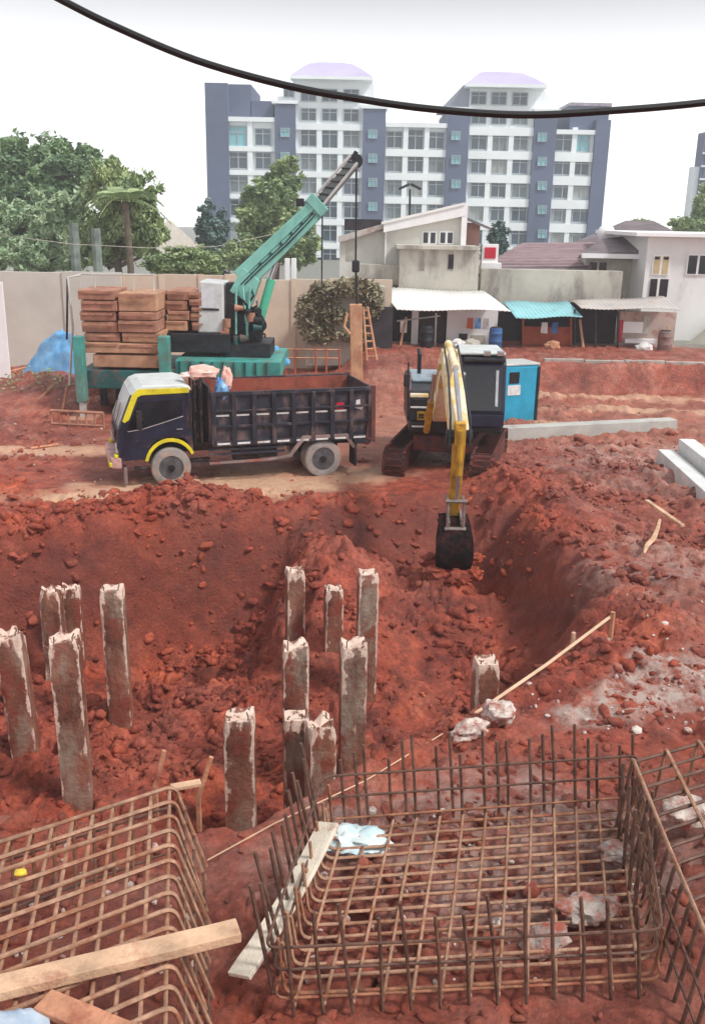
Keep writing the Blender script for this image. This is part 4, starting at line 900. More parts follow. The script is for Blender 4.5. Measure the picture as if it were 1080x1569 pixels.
for s in (-1, 1): E(MB().prism([(BXc + s * (bwid / 2 * .82), y + .02, z) for y, z in ba[1:] + [(17.62, -.3)]], (-s * .03, 0, 0)), 'bucket_side', M_BKT, bucket)
for k in range(5):
    xx = BXc - bwid / 2 + .08 + k * (bwid - .16) / 4; E(MB().prism([(xx - .05, 17.38, -.98), (xx - .05, 17.38, -.86), (xx - .05, 17.66, -.98)], (.1, 0, 0)), 'bucket_tooth', M_STEEL, bucket)
for k_, (ox, oy, oz, rr) in enumerate(((-.30, 17.0, -.80, .24), (.05, 16.92, -.86, .27), (.34, 17.02, -.82, .22), (-.05, 17.3, -.95, .35), (-.42, 17.2, -.6, .16), (.44, 17.15, -.55, .15))):
    o = blobby('bucket_soil', (BXc + ox - EX.x, oy - EX.y, oz), (rr, rr * .8, rr * .6), M_CLOD, 'x', 'x', 20 + k_, .5, 3); del o['label']; del o['category']; o.parent = ex
for s in (-.12, .12): E(MB().prism([(BXc + s - .02, 17.52, .12), (BXc + s - .02, 17.36, .36), (BXc + s - .02, 16.96, .2), (BXc + s - .02, 16.98, .0)], (.04, 0, 0)), 'bucket_ear', M_STEEL, bucket)

# ------------------------------------------------------------------ pile-driving machine with service crane
M_TEAL = mat('teal_paint', (72, 160, 152), .45, 0, .18, 2, mud=.34, ms=1.8, mudc=(120, 104, 88), tall=3)
M_TEALD = mat('dark_teal', (34, 92, 92), .5, 0, .2, 2, mud=.3, ms=1.5)
M_BOOM = mat('pale_teal_boom', (134, 200, 186), .45, 0, .08, 1.2, mud=.3, ms=2.2, mudc=(112, 166, 154), tall=2)
M_IRON = mat('rusty_weights', (178, 128, 106), .75, 0, .2, 2.2, .5, 20, mud=.25, ms=2, mudc=(136, 84, 68))
M_IRONP = mat('pale_rusty_weights', (190, 146, 116), .75, 0, .15, 2.2, .5, 20, mud=.3, ms=2, mudc=(140, 84, 66))
M_DKM = mat('greasy_machinery', (46, 50, 56), .5, .3, .3, 4, mud=.2, mudc=(90, 70, 60))
M_SILV = mat('silver_pipe', (206, 208, 204), .4, .3, .1)
Yd = 26.6
dx = lambda px: PY(px, 500, Yd).x
def zz(px, py, y=Yd): return PY(px, py, y).z
md = thing('pile_driving_rig', (dx(260), Yd + 1.4, 0), 'teal pile driving rig stacked with rusty iron counterweights behind the truck', 'pile rig')
D = lambda mb, name, m, parent=md, **k: mb.build(name, m, parent, **k)
zdeck = zz(180, 566)
D(MB().bb(dx(118), dx(262), Yd - .05, Yd + 3.2, zdeck - .55, zdeck - .02), 'front_beam', M_TEALD, bevel=.03)
D(MB().bb(dx(262), dx(428), Yd + .4, Yd + 3.4, zz(340, 582), zz(340, 556)), 'deck', M_TEAL, bevel=.03)
D(MB().bb(dx(262), dx(470), Yd + .3, Yd + .6, zz(340, 600), zz(340, 584)), 'deck_skirt', M_IRON, bevel=.02)
for a, b_ in ((117, 131), (246, 262)):
    post = D(MB().bb(dx(a), dx(b_), Yd - .45, Yd - .1, zz(a, 612), zz(a, 513)), 'jack_post', M_TEAL, bevel=.02)
    D(MB().bb(dx(a) + .06, dx(b_) - .06, Yd - .40, Yd - .15, .12, zz(a, 612)), 'jack_leg', M_SILV, post)
    D(MB().bb(dx(a) - .25, dx(b_) + .25, Yd - .75, Yd + .2, -.05, .14), 'jack_foot', M_IRON, post, bevel=.02)
for px in (140, 165, 215, 300, 380): D(MB().bb(dx(px) - .08, dx(px) + .08, Yd + .8, Yd + 1.0, -.1, zdeck - .3), 'strut', M_DKM)
D(MB().bb(dx(100), dx(440), Yd + 1.1, Yd + 2.4, -.1, .4), 'long_pontoon', M_IRON, bevel=.05)
lc = [444, 460, 477, 493, 510, 524, 541]; rcx = [449, 478, 491, 510, 526, 542]
ORD = ('topmost', 'second', 'third', 'fourth', 'fifth', 'sixth', 'seventh')
def blocks(xa, xb, rows, y0, y1, m, where, sh=.05):
    for k in range(len(rows) - 1):
        s = random.uniform(-sh, sh); zc0, zc1 = zz((xa + xb) / 2, rows[k + 1]), zz((xa + xb) / 2, rows[k])
        lab = 'rusty iron counterweight, %s from the top of %s' % (ORD[k], where) if k else 'rusty iron counterweight, topmost of %s' % where
        wt = thing('counterweight', ((dx(xa) + dx(xb)) / 2, (y0 + y1) / 2, zc0), lab, 'counterweight', 'iron counterweights stacked on the rig')
        o = D(MB().box(((dx(xa) + dx(xb)) / 2 + s, (y0 + y1) / 2 + random.uniform(-.06, .06), (zc0 + zc1) / 2), (dx(xb) - dx(xa) - .03, y1 - y0, zc1 - zc0 - .022), rz=random.uniform(-.012, .012)), 'block', m if random.random() < .7 else M_IRONP, wt, bevel=.02)
        D(MB().bb(dx(xa) + .04 + s, dx(xb) - .08 + s, y0 - .075, y0 - .03, zc1 - .10, zc1 - .045), 'lifting_rail', M_IRON, wt)
blocks(125, 181, lc, Yd, Yd + 1.6, M_IRON, 'the left front stack'); blocks(183, 243, rcx, Yd, Yd + 1.6, M_IRON, 'the right front stack')
D(MB().bb(dx(140), dx(243), Yd - .02, Yd + 1.7, zz(190, 563), zz(190, 544)), 'bearing_slab', M_IRONP, bevel=.02)
blocks(243, 279, [450, 466, 482, 498, 515], Yd + 1.2, Yd + 2.8, M_IRON, 'the wide rear stack'); blocks(280, 303, [452, 463, 475, 486, 500, 515], Yd + 1.2, Yd + 2.8, M_IRON, 'the narrow stack beside the crane cab')
D(MB().bb(dx(243), dx(345), Yd + 1.0, Yd + 3.0, zz(290, 548), zz(290, 518)), 'weight_tray', M_DKM, bevel=.02)
def rail(pts, r=.03, m=M_SILV, name='guard_rail'): return D(MB().tube(pts, r, 6), name, m)
zt_ = zz(180, 420, Yd + 1)
rail([PY(124, 452, Yd + .9), PY(124, 420, Yd + .9), PY(236, 421, Yd + .9), PY(236, 452, Yd + .9)])
for px in (146, 205): rail([PY(px, 421, Yd + .9), PY(px, 450, Yd + .9)], .025)
rail([PY(107, 590, Yd + .4), PY(112, 500, Yd + .4), PY(104, 425, Yd + .4), PY(124, 421, Yd + .9)], .035)
rail([PY(104, 425, Yd + .4), PY(103, 520, Yd + .4)], .03, M_DKM)
# crane cab, turntable, winch and boom
Yc = Yd + 1.6; cx_ = lambda px: PY(px, 480, Yc).x; cz = lambda py, px=340: PY(px, py, Yc).z
ccab = D(MB().prism([(cx_(306), Yc - .4, cz(508)), (cx_(346), Yc - .4, cz(508)), (cx_(346), Yc - .4, cz(432)), (cx_(310), Yc - .4, cz(430))], (0, 1.3, 0)), 'crane_cab', mat('grey_white_cab', (206, 210, 208), .4, 0, .08, 3, mud=.2, mudc=(160, 150, 140)), bevel=.04)
D(MB().bb(cx_(313), cx_(335), Yc - .412, Yc - .405, cz(470), cz(438)), 'cab_window', M_WSCR, ccab)
D(MB().bb(cx_(309), cx_(339), Yc - .42, Yc - .413, cz(474), cz(471)), 'window_sill', M_DKM, ccab)
D(MB().lathe([(.75, 0), (.75, .25), (.6, .3)], (cx_(380), Yc + .3, cz(560)), 'z', 24), 'turntable', M_DKM, smooth=True)
D(MB().bb(cx_(344), cx_(416), Yc - .5, Yc + 1.1, cz(556), cz(522)), 'slew_platform', M_DKM, bevel=.03)
for px, py, r in ((352, 500, .30), (372, 492, .22), (396, 500, .2)):
    dr = D(MB().lathe([(r, -.4), (r, -.34), (r * .7, -.33), (r * .7, .33), (r, .34), (r, .4)], (cx_(px), Yc + .1, cz(py)), 'y', 18), 'winch_drum', M_DKM, smooth=True)
for px, p0, p1, wd_ in ((360, 522, 432, .22), (378, 520, 440, .14), (392, 520, 470, .2)): D(MB().bb(cx_(px) - wd_, cx_(px) + wd_, Yc - .25, Yc + .2, cz(p0), cz(p1)), 'winch_frame', M_DKM, bevel=.04)
for k in range(9):
    a = (random.uniform(346, 398), random.uniform(445, 515)); b_ = (a[0] + random.uniform(-22, 22), a[1] + random.uniform(-22, 22))
    D(MB().tube([PY(*a, Yc - .32), PY((a[0] + b_[0]) / 2 + 6, (a[1] + b_[1]) / 2, Yc - .42), PY(*b_, Yc - .32)], .03, 6), 'hydraulic_hose', M_DKM, smooth=True)
for pa, pb in (((362, 440), (362, 512)), ((380, 520), (372, 438)), ((384, 440), (378, 520))): rail([PY(*pa, Yc - .36), PY(*pb, Yc - .36)], .035, M_BOOM, 'boom_bracket')
def boombox(pa, pb, wa, wb, y, th, name, m):
    a, b_ = PY(*pa, y), PY(*pb, y); t = (b_ - a).normalized(); nn = Vector((0, -1, 0)).cross(t).normalized()
    return D(MB().prism([a + nn * wa / 2, b_ + nn * wb / 2, b_ - nn * wb / 2, a - nn * wa / 2], (0, th, 0)), name, m, bevel=.02)
bm_ = boombox((370, 430), (488, 316), .66, .54, Yc - .25, .5, 'boom', M_BOOM)
D(MB().prism([PY(352, 446, Yc - .28), PY(372, 410, Yc - .28), PY(398, 430, Yc - .28), PY(384, 470, Yc - .28)], (0, .66, 0)), 'boom_heel', M_BOOM, bevel=.02)
t_ = (PY(488, 316, Yc) - PY(370, 430, Yc)).normalized()
D(MB().tube([PY(377, 420, Yc - .27), PY(480, 320, Yc - .27)], .025, 5), 'boom_seam', M_BOOM, bm_); D(MB().tube([PY(385, 424, Yc - .27), PY(490, 323, Yc - .27)], .025, 5), 'boom_seam', M_BOOM, bm_)
D(MB().box(PY(486, 314, Yc), (.62, .6, .3), ry=R(45)), 'boom_collar', M_BOOM, bm_, bevel=.02)
D(MB().bb(PY(454, 310, Yc).x, PY(466, 310, Yc).x, Yc - .2, Yc + .1, PY(460, 316, Yc).z, PY(460, 304, Yc).z), 'limit_box', M_DKM, bm_, bevel=.02)
boombox((484, 318), (543, 250), .34, .30, Yc - .12, .34, 'boom_extension', mat('grey_extension', (120, 128, 128), .45, .2, .15))
for o_ in (-6, 7):
    rail([PY(484 + o_, 312 + o_, Yc - .2), PY(542 + o_ * .8, 243 + o_ * .9, Yc - .2)], .045, M_SILV, 'extension_chord')
for k in range(7):
    f0, f1 = k / 7, (k + 1) / 7; a = (478 + 58 * f0, 306 - 69 * f0); b_ = (491 + 57 * f1, 319 - 70 * f1)
    rail([PY(*a, Yc - .2), PY(*b_, Yc - .2)], .025, M_DKM, 'extension_lace')
D(MB().lathe([(.2, -.1), (.2, .1)], PY(545, 247, Yc + .1), 'y', 14), 'tip_sheave', M_DKM, smooth=True)
D(MB().tube([PY(538, 248, Yc), PY(546, 232, Yc)], .07, 6), 'tip_head', M_DKM)
D(MB().tube([PY(416, 428, Yc - .1), PY(398, 492, Yc - .1)], .13, 10), 'luffing_ram', mat('green_ram', (88, 196, 160), .4, 0, .1), smooth=True)
D(MB().tube([PY(424, 402, Yc - .1), PY(414, 434, Yc - .1)], .08, 10), 'ram_rod', M_CHR, smooth=True)
D(MB().tube([PY(546, 250, Yc), PY(545, 402, Yc)], .028, 5), 'hoist_rope', M_DKM)
hb = D(MB().box(PY(545, 408, Yc), (.22, .16, .34)), 'hook_block', M_DKM, bevel=.05); D(MB().tube([PY(545, 412, Yc), PY(546, 440, Yc), PY(547, 468, Yc)], .035, 6), 'hook_chain', M_DKM, hb)
D(MB().tube([PY(494, 322, Yc), PY(493, 434, Yc)], .022, 5), 'hoist_rope', M_DKM)
# upright pile held in the rig's hook and the ladder next to it
M_TANP = mat('tan_pile', (206, 158, 124), .8, 0, .15, 2, .4, 20, mud=.35, ms=1.5, mudc=(172, 116, 90))
pl = thing('hoisted_pile', PY(548, 600, Yc), 'tan upright square pile hanging from the crane hook', 'pile')
MB().box((PY(546, 530, Yc).x, Yc, (PY(546, 596, Yc).z + PY(546, 466, Yc).z) / 2), (.36, .36, PY(546, 466, Yc).z - PY(546, 596, Yc).z), ry=R(-2)).build('shaft', M_TANP, pl, bevel=.02)
MB().tube([PY(532, 480, Yc - .25), PY(527, 500, Yc - .25), PY(536, 512, Yc - .25)], .05, 6).build('lifting_strap', M_TANP, pl, smooth=True)
ld = thing('ladder', PY(568, 552, Yc + .5), 'pale wooden ladder leaning beside the hanging tan pile', 'ladder')
la, lb_, lc_, ldd = PY(556, 470, Yc + .5), PY(562, 552, Yc + .2), PY(563, 470, Yc + .5), PY(577, 552, Yc + .2)
for a, b_ in ((la, lb_), (lc_, ldd)): MB().tube([a, b_], .04, 6).build('rail', M_TANP, ld)
for k in range(7): f = (k + .5) / 7; MB().tube([la.lerp(lb_, f), lc_.lerp(ldd, f)], .03, 6).build('rung', M_TANP, ld)
# small iron rack on the ground left of the truck
rk = thing('iron_rack', PZ(120, 650, 0), 'low brown iron rack with upright teeth on the ground before the truck', 'rack')
ra, rb = PZ(80, 652, 0), PZ(160, 656, 0); up_ = Vector((0, 0, .42))
MB().tube([ra + up_, rb + up_], .045, 6).build('top_rail', M_IRON, rk); MB().tube([ra + Vector((0, 0, .06)), rb + Vector((0, 0, .06))], .035, 6).build('bottom_rail', M_IRON, rk)
for k in range(7): q = ra.lerp(rb, k / 6); MB().tube([q, q + up_], .03, 6).build('tooth', M_IRON, rk)
# blue tarp over a heap at left
M_BT = mat('blue_site_tarp', (84, 156, 214), .4, 0, .14, 2.5, c2=(140, 196, 236), mud=.08)
cloth('site_tarp', [PY(98, 505, 31.5), PY(128, 520, 31), PZ(124, 590, .35), PZ(30, 580, .2)], M_BT, 'blue tarpaulin thrown over a heap left of the rig', 'tarp', amp=.18, fr=3.5, seed=2, rise=lambda u, v: .35 * math.sin(math.pi * v))
cloth('site_tarp', [PY(388, 528, 29.6), PY(428, 532, 29.6), PY(444, 556, 29), PY(400, 558, 29)], M_BT, 'small blue white tarp piled on the rig deck under the crane', 'tarp', amp=.12, seed=6)
# ------------------------------------------------------------------ turquoise cabinet, concrete piles lying on the ground
M_CYAN = mat('turquoise_panel', (44, 160, 196), .45, 0, .1, 2, mud=.06)
cb = PZ(764, 653, 0); cbr = PZ(819, 649, 0)
wv = (cbr - cb); wd_ = wv.length; hh = 1.72
cn = thing('portable_cabinet', (cb + cbr) / 2, 'turquoise metal cabinet with small dark window and white notice right of the excavator', 'cabinet', rz=math.atan2(wv.y, wv.x))
Lc = lambda mb, name, m, parent=cn, **k: mb.build(name, m, parent, world=False, **k)
body = Lc(MB().bb(-wd_ / 2, wd_ / 2, 0, .9, .05, hh), 'body', M_CYAN, bevel=.02)
Lc(MB().bb(-wd_ / 2 + .1, wd_ / 2 - .08, -.03, -.002, .1, hh - .05), 'door', M_CYAN, bevel=.01)
Lc(MB().bb(-wd_ / 2 - .02, wd_ / 2 + .02, -.02, .92, hh, hh + .05), 'roof', M_SILV, bevel=.01)
Lc(MB().bb(-.38, -.06, -.045, -.031, hh - .50, hh - .18), 'window', M_GLASS); Lc(MB().bb(-.42, .0, -.045, -.031, hh - .84, hh - .55), 'paper_notice', M_REFL)
Lc(MB().bb(wd_ / 2 - .05, wd_ / 2 + .02, -.05, -.02, .1, hh - .05), 'corner_post', M_DKM)
Lc(MB().bb(-wd_ / 2, wd_ / 2, .0, .9, .0, .05), 'base_skid', M_DKM)
M_BEAMC = mat('lying_concrete', (186, 186, 180), .8, 0, .1, 1.5, .4, 20, mud=.2, ms=1)
a, b_ = PZ(756, 668, .1), PZ(1030, 654, .1); t = (b_ - a).normalized()
tag(MB().box((a + b_) / 2 + Vector((0, 0, .06)), ((b_ - a).length, .40, .36), rz=math.atan2(t.y, t.x)).build('concrete_pile', M_BEAMC, bevel=.015), 'long grey concrete pile lying on the ground behind the excavator', 'pile', 'concrete piles lying on the ground')
for k, (p0, p1, z, lb) in enumerate((((1018, 700), (1075, 752), .18, 'white concrete pile lying at the right border, its end facing the pit'), ((1050, 684), (1115, 735), .45, 'white concrete pile resting on top of the others at the right border'))):
    a, b_ = PZ(*p0, z), PZ(*p1, z); t = (b_ - a).normalized(); a2 = a - t * .0; b2 = b_ + t * 3
    tag(MB().box((a + b2) / 2, ((b2 - a).length, .38, .38), rz=math.atan2(t.y, t.x)).build('concrete_pile', M_CONCW, bevel=.015), lb, 'pile', 'concrete piles lying on the ground')
# pale crumbs of concrete and lime scattered over the rim and inside the basket
def crumbs():
    bm = bmesh.new(); bmesh.ops.create_icosphere(bm, subdivisions=1, radius=1); v0 = np.array([v.co[:] for v in bm.verts]); f0 = np.array([[v.index for v in f.verts] for f in bm.faces]); bm.free()
    V, F_, k = [], [], 0
    spots = [(random.uniform(780, 1080), random.uniform(960, 1130)) for _ in range(80)] + [(random.uniform(470, 980), random.uniform(1250, 1520)) for _ in range(90)] + [(random.uniform(820, 1080), random.uniform(700, 960)) for _ in range(40)] + [(random.uniform(0, 300), random.uniform(1210, 1500)) for _ in range(60)] + [(random.uniform(0, 160), random.uniform(600, 740)) for _ in range(40)]
    for px, py in spots:
        p = PZ(px, py, 0); s = random.uniform(.012, .03) * (1.8 if random.random() < .12 else 1)
        if poly_sd(np.array([p.x]), np.array([p.y]), PIT)[0] > -.1: continue
        q = v0 * (s * rng.uniform(.6, 1.5, 3)) * (1 + .4 * (rng.uniform(0, 1, (len(v0), 1)) - .5)) + (p.x, p.y, gz(p.x, p.y) + s * .4)
        V += [tuple(a) for a in q]; F_ += [tuple(int(j) + k for j in f) for f in f0]; k += len(v0)
    mb = MB(); mb.v, mb.f = V, F_
    tag(mb.build('concrete_rubble', M_CHUNK), 'small pale concrete crumbs scattered over the red soil', 'rubble', None, 'stuff')
crumbs()
# rubble and sticks at the left edge, kerb along the top of the bank
for a, b_, lb in (((96, 640), (104, 590), 'upright splintered board left of the truck cab'), ((128, 636), (150, 600), 'slanting grey stick between rack and pile rig'), ((60, 632), (100, 612), 'brown stick lying on the rubble at left'), ((20, 690), (90, 678), 'long pale lath lying in the mud at the left border'), ((0, 572), (40, 562), 'pale bamboo pole on the ground before the blue tarp')):
    p = PZ(*a, .05); p.z = gbase(p.x, p.y) + .04; q = PY(*b_, p.y + .1) if b_[1] < a[1] - 25 else PZ(*b_, .08)
    if b_[1] >= a[1] - 25: q.z = gbase(q.x, q.y) + .06
    tag(MB().tube([p, q], [.045, .035], 5).build('wood_stick', M_WOOD2), lb, 'stick')
kb = thing('concrete_kerb', (PY(960, 556, 33.1).x, 33.1, .9), 'pale concrete kerb along the top of the red bank before the sheds', 'kerb')
xk = [PY(832 + 62 * k, 556, 33.1).x for k in range(6)]
for a, b_ in zip(xk[:-1], xk[1:]): MB().box(((a + b_) / 2, 33.1 + random.uniform(-.05, .05), .97 + random.uniform(-.02, .02)), (b_ - a - .03, .18, .16), rz=random.uniform(-.02, .02)).build('kerb_stone', M_CONC, kb, bevel=.015)
p = PZ(830, 604, 0)
# cab seams, steps and grime on the truck; hoses, bolts and plates on the crane
for s in (1, -1):
    for pts_ in (((3.05, 1.14), (3.05, 1.98)), ((4.36, 1.1), (4.36, 1.3)), ((3.05, 1.98), (4.06, 1.95))): T(MB().tube([(x, s * .874, z) for x, z in pts_], .006, 4), 'door_seam', M_BLACK)
    T(MB().bb(3.9, 4.2, s * .80, s * .93, .40, .45), 'cab_step', M_BLACK, bevel=.01)
    T(MB().bb(2.95, 3.0, s * .86, s * .875, 1.2, 1.9), 'cab_vent', M_BLACK)
for k in range(7):
    f = (k + .5) / 7; p = PY(374 + 112 * f, 427 - 108 * f, Yc - .262); D(MB().box(p, (.09, .02, .09), ry=R(45)), 'boom_bolt_plate', M_TEALD)
for off in (-.06, .05): D(MB().tube([PY(372, 436, Yc - .32) + Vector((off, 0, 0)), PY(400, 408, Yc - .30) + Vector((off, 0, 0)), PY(440, 371, Yc - .29) + Vector((off, 0, -.02)), PY(482, 327, Yc - .29) + Vector((off, 0, 0))], .016, 5), 'boom_hose', M_DKM, smooth=True)
for k in range(9): D(MB().bb(dx(268 + 17 * k), dx(271 + 17 * k), Yd + .36, Yd + .398, zz(340, 581), zz(340, 558)), 'deck_rib', M_TEALD)
for k in range(10):
    a = (random.uniform(344, 404), random.uniform(470, 524)); D(MB().lathe([(random.uniform(.06, .14), -.12), (random.uniform(.06, .14), .12)], PY(*a, Yc - .45), random.choice('xyz'), 10), 'valve_block', random.choice((M_DKM, M_IRON, M_TEALD)), smooth=True)
# ------------------------------------------------------------------ far apartment block
YA = 130.0
M_AW = mat('white_facade', (240, 246, 248), .7, 0, .04, .15)
M_AD = mat('slate_pier', (96, 108, 134), .7, 0, .08, .15)
M_AG = mat('apartment_glass', (70, 92, 108), .12, 0, .25, .12, spec=.7)
M_AGC = mat('cyan_glass', (120, 190, 200), .12, 0, .15, .12, spec=.7)
M_AP = mat('lilac_roof', (194, 186, 216), .6, 0, .06, .2)
M_AGR = mat('grey_roof', (150, 156, 170), .6, 0, .08, .2)
cA = PY(620, 300, YA); sA = 1 / scale_at(cA)
RS = math.sin(ROLL)
def ax(px, py=250): return PY(px, py, YA).x
def az(py): return PY(600, py, YA).z
apt = thing('apartment_building', (cA.x, YA + 6, 0), 'wide white apartment block with slate piers and lilac roofs behind the houses', 'building')
AP = lambda mb, name, m, parent=apt, **k: mb.build(name, m, parent, **k)
BZ = 0.3
# body volumes (px range, top row) ; piers ; roofs
for x0_, x1_, yt, m in ((350, 423, 186, M_AW), (452, 556, 122, M_AW), (588, 684, 190, M_AW), (714, 814, 128, M_AW), (845, 908, 196, M_AW)):
    AP(MB().bb(ax(x0_), ax(x1_), YA, YA + 14, BZ, az(yt)), 'wall', m)
piers = ((318, 352, 133), (422, 453, 164), (555, 589, 166), (682, 715, 166), (813, 847, 166), (906, 928, 178))
for x0_, x1_, yt in piers: AP(MB().bb(ax(x0_), ax(x1_), YA - .7, YA + 13.6, BZ, az(yt)), 'pier', M_AD)
AP(MB().bb(ax(346), ax(385), YA + 1, YA + 13, az(200), az(132)), 'stair_tower', M_AD); AP(MB().bb(ax(384), ax(418), YA + 1, YA + 13, az(200), az(157)), 'stair_tower', M_AD)
AP(MB().bb(ax(869), ax(927), YA + .5, YA + 13, az(198), az(154)), 'stair_tower', M_AD); AP(MB().bb(ax(866), ax(930), YA + .3, YA + 13.2, az(156), az(151)), 'parapet', mat('mauve_band', (170, 160, 172), .7))
for x0_, x1_, yt in ((348, 423, 184), (586, 686, 188), (843, 910, 194)): AP(MB().bb(ax(x0_), ax(x1_), YA - .6, YA + 2, az(yt + 7), az(yt)), 'parapet', M_AW)
for x0_, x1_, yt in ((418, 457, 158), (551, 592, 163), (678, 718, 163), (810, 850, 163)): AP(MB().bb(ax(x0_), ax(x1_), YA - .9, YA + 3, az(yt + 5), az(yt)), 'pier_cap', M_AW)
def dome(tiers):
    """curved hip roof: rings of (left px, right px, row, front y, back y)"""
    mb = MB()
    for xl, xr, ya, y0, y1 in tiers: mb.v += [(ax(xl), YA + y0, az(ya)), (ax(xr), YA + y0, az(ya)), (ax(xr), YA + y1, az(ya)), (ax(xl), YA + y1, az(ya))]
    n_ = len(tiers)
    for k in range(n_ - 1): mb.f += [(k * 4 + q, k * 4 + (q + 1) % 4, k * 4 + 4 + (q + 1) % 4, k * 4 + 4 + q) for q in range(4)]
    mb.f += [(3, 2, 1, 0), tuple(n_ * 4 - 4 + q for q in range(4))]
    return AP(mb, 'roof', M_AP)
dome([(446, 568, 121, -1.6, 14), (460, 552, 106, .6, 12), (472, 538, 95, 2.5, 10), (485, 521, 89, 4.5, 8), (495, 510, 86.5, 5.8, 6.8)])
dome([(706, 826, 128, -1.6, 14), (720, 810, 114, .6, 12), (732, 796, 104, 2.5, 10), (744, 780, 99, 4.5, 8), (754, 770, 96.5, 5.8, 6.8)])
for x0_, x1_, yt in ((446, 568, 121), (706, 826, 128)): AP(MB().bb(ax(x0_) , ax(x1_), YA - 1.7, YA + 1, az(yt + 5), az(yt)), 'eave', M_AW)
for (xa, xb, xc) in ((672, 714, 716), ):
    AP(MB().prism([(ax(xa), YA + .3, az(164)), (ax(xc), YA + .3, az(164)), (ax(xc), YA + .3, az(126)), (ax(704), YA + .3, az(128))], (0, 9, 0)), 'side_roof', M_AGR)
AP(MB().prism([(ax(812), YA + .3, az(166)), (ax(846), YA + .3, az(166)), (ax(826), YA + .3, az(132)), (ax(812), YA + .3, az(130))], (0, 9, 0)), 'side_roof', M_AW)
AP(MB().prism([(ax(425), YA + .5, az(165)), (ax(454), YA + .5, az(165)), (ax(454), YA + .5, az(128)), (ax(434), YA + .5, az(130)), (ax(434), YA + .5, az(150)), (ax(425), YA + .5, az(150))], (0, 9, 0)), 'side_block', M_AW)
AP(MB().prism([(ax(554), YA + .5, az(166)), (ax(572), YA + .5, az(166)), (ax(570), YA + .5, az(128)), (ax(554), YA + .5, az(124))], (0, 9, 0)), 'side_block', M_AW)
# windows: frame mesh and pane mesh shared
wW, wH = 25 * sA, 25 * sA
def rowz(k): return az(216 + 36.3 * k)
fr = MB()
t = .13
for (xa, xb, za, zb_) in ((-wW / 2, wW / 2, wH / 2 - t, wH / 2), (-wW / 2, wW / 2, -wH / 2, -wH / 2 + t), (-wW / 2, -wW / 2 + t, -wH / 2 + t, wH / 2 - t), (wW / 2 - t, wW / 2, -wH / 2 + t, wH / 2 - t), (-.05, .05, -wH / 2 + t, wH / 2 - t), (-wW / 2 + t, -.05, wH * .16, wH * .16 + .09), (.05, wW / 2 - t, wH * .16, wH * .16 + .09)):
    fr.bb(xa, xb, -.16, -.02, za, zb_)
M_FR = mat('window_frame_grey', (176, 188, 194), .6, 0, .08, .5)
fr0 = pn0 = None; PV = []
def window(cx_, cz_, y, w_=1.0, h_=1.0, m=M_AG):
    global fr0, pn0
    o = apt.location; loc = (cx_ - o.x, y - o.y, cz_ - o.z)
    if fr0 is None:
        fr0 = fr.build('window', M_FR, apt, world=False); pn0 = MB().bb(-wW / 2 + t, wW / 2 - t, -.05, -.012, -wH / 2 + t, wH / 2 - t).build('pane', M_AG, fr0, world=False)
        f = fr0; p = pn0
        for mm_ in (M_AG, mat('glass_dim', (56, 74, 86), .1, 0, .2, .12, spec=.7), mat('glass_curtain', (120, 132, 136), .3, 0, .2, .3, spec=.6), mat('glass_white_curtain', (172, 176, 172), .4, 0, .15, .3, spec=.5)):
            dd = pn0.data.copy(); dd.materials[0] = mm_; PV.append(dd)
    else:
        f = link_copy(fr0, apt); p = link_copy(pn0, f)
    f.location = loc; f.scale = (w_, 1, h_)
    if m is M_AG:
        p.data = PV[random.choices((0, 1, 2, 3), (5, 3, 2, 1))[0]]
    if m is not M_AG:
        p.data = p.data.copy(); p.data.materials[0] = m
    return f
cols = [365, 403, 473, 505, 538, 604, 636, 668, 733, 764, 796, 862, 890]
for ci, px in enumerate([403, 365] + cols[2:]):
    for k in range(8):
        y_ = 214 + 36.3 * k
        off = (px - 600) * .019; yy = y_ + off
        cyan = (px in (365, 890) and k == 0 and fr0 is not None)
        p = PY(px + (600 - px) * .008 * k * .3, yy, YA); window(p.x, p.z, YA - .02, 1.15 if px in (365, 862) else 1.0, 1.25 if (k == 0 and px in (505, 636, 764, 365)) else 1.0, M_AGC if cyan else M_AG)
for px in (473, 505, 538, 733, 764, 796):
    for yy in (178, 148): p = PY(px, yy + (px - 600) * .019, YA); window(p.x, p.z, YA - .02, .95, .72)
for px in (437, 571, 698, 830):
    for k in range(8): p = PY(px, 206 + 37 * k + (px - 600) * .019, YA - .7); window(p.x, p.z, YA - .72, .55, .5, M_AGC)
for px in (442, ): p = PY(px, 140, YA); window(p.x, p.z, YA + .48, .6, .6)
# proud white grid: floor bands and mullions between windows
secs = ((350, 423, (384,)), (453, 556, (489, 521)), (589, 683, (620, 652)), (715, 814, (748, 780)), (847, 906, (876,)))
for xa, xb, ms_ in secs:
    for k in range(8):
        z = az(197.5 + 36.3 * k)
        if k == 0 and xa != 453 and xa != 715: continue
        AP(MB().bb(ax(xa) + .05, ax(xb) - .05, YA - .45, YA - .02, z - .42 - (xa + xb - 1200) * .0005, z + .42), 'floor_band', M_AW)
    for q in ms_: AP(MB().bb(ax(q) - .32, ax(q) + .32, YA - .38, YA - .021, BZ, az(190)), 'mullion', M_AW)
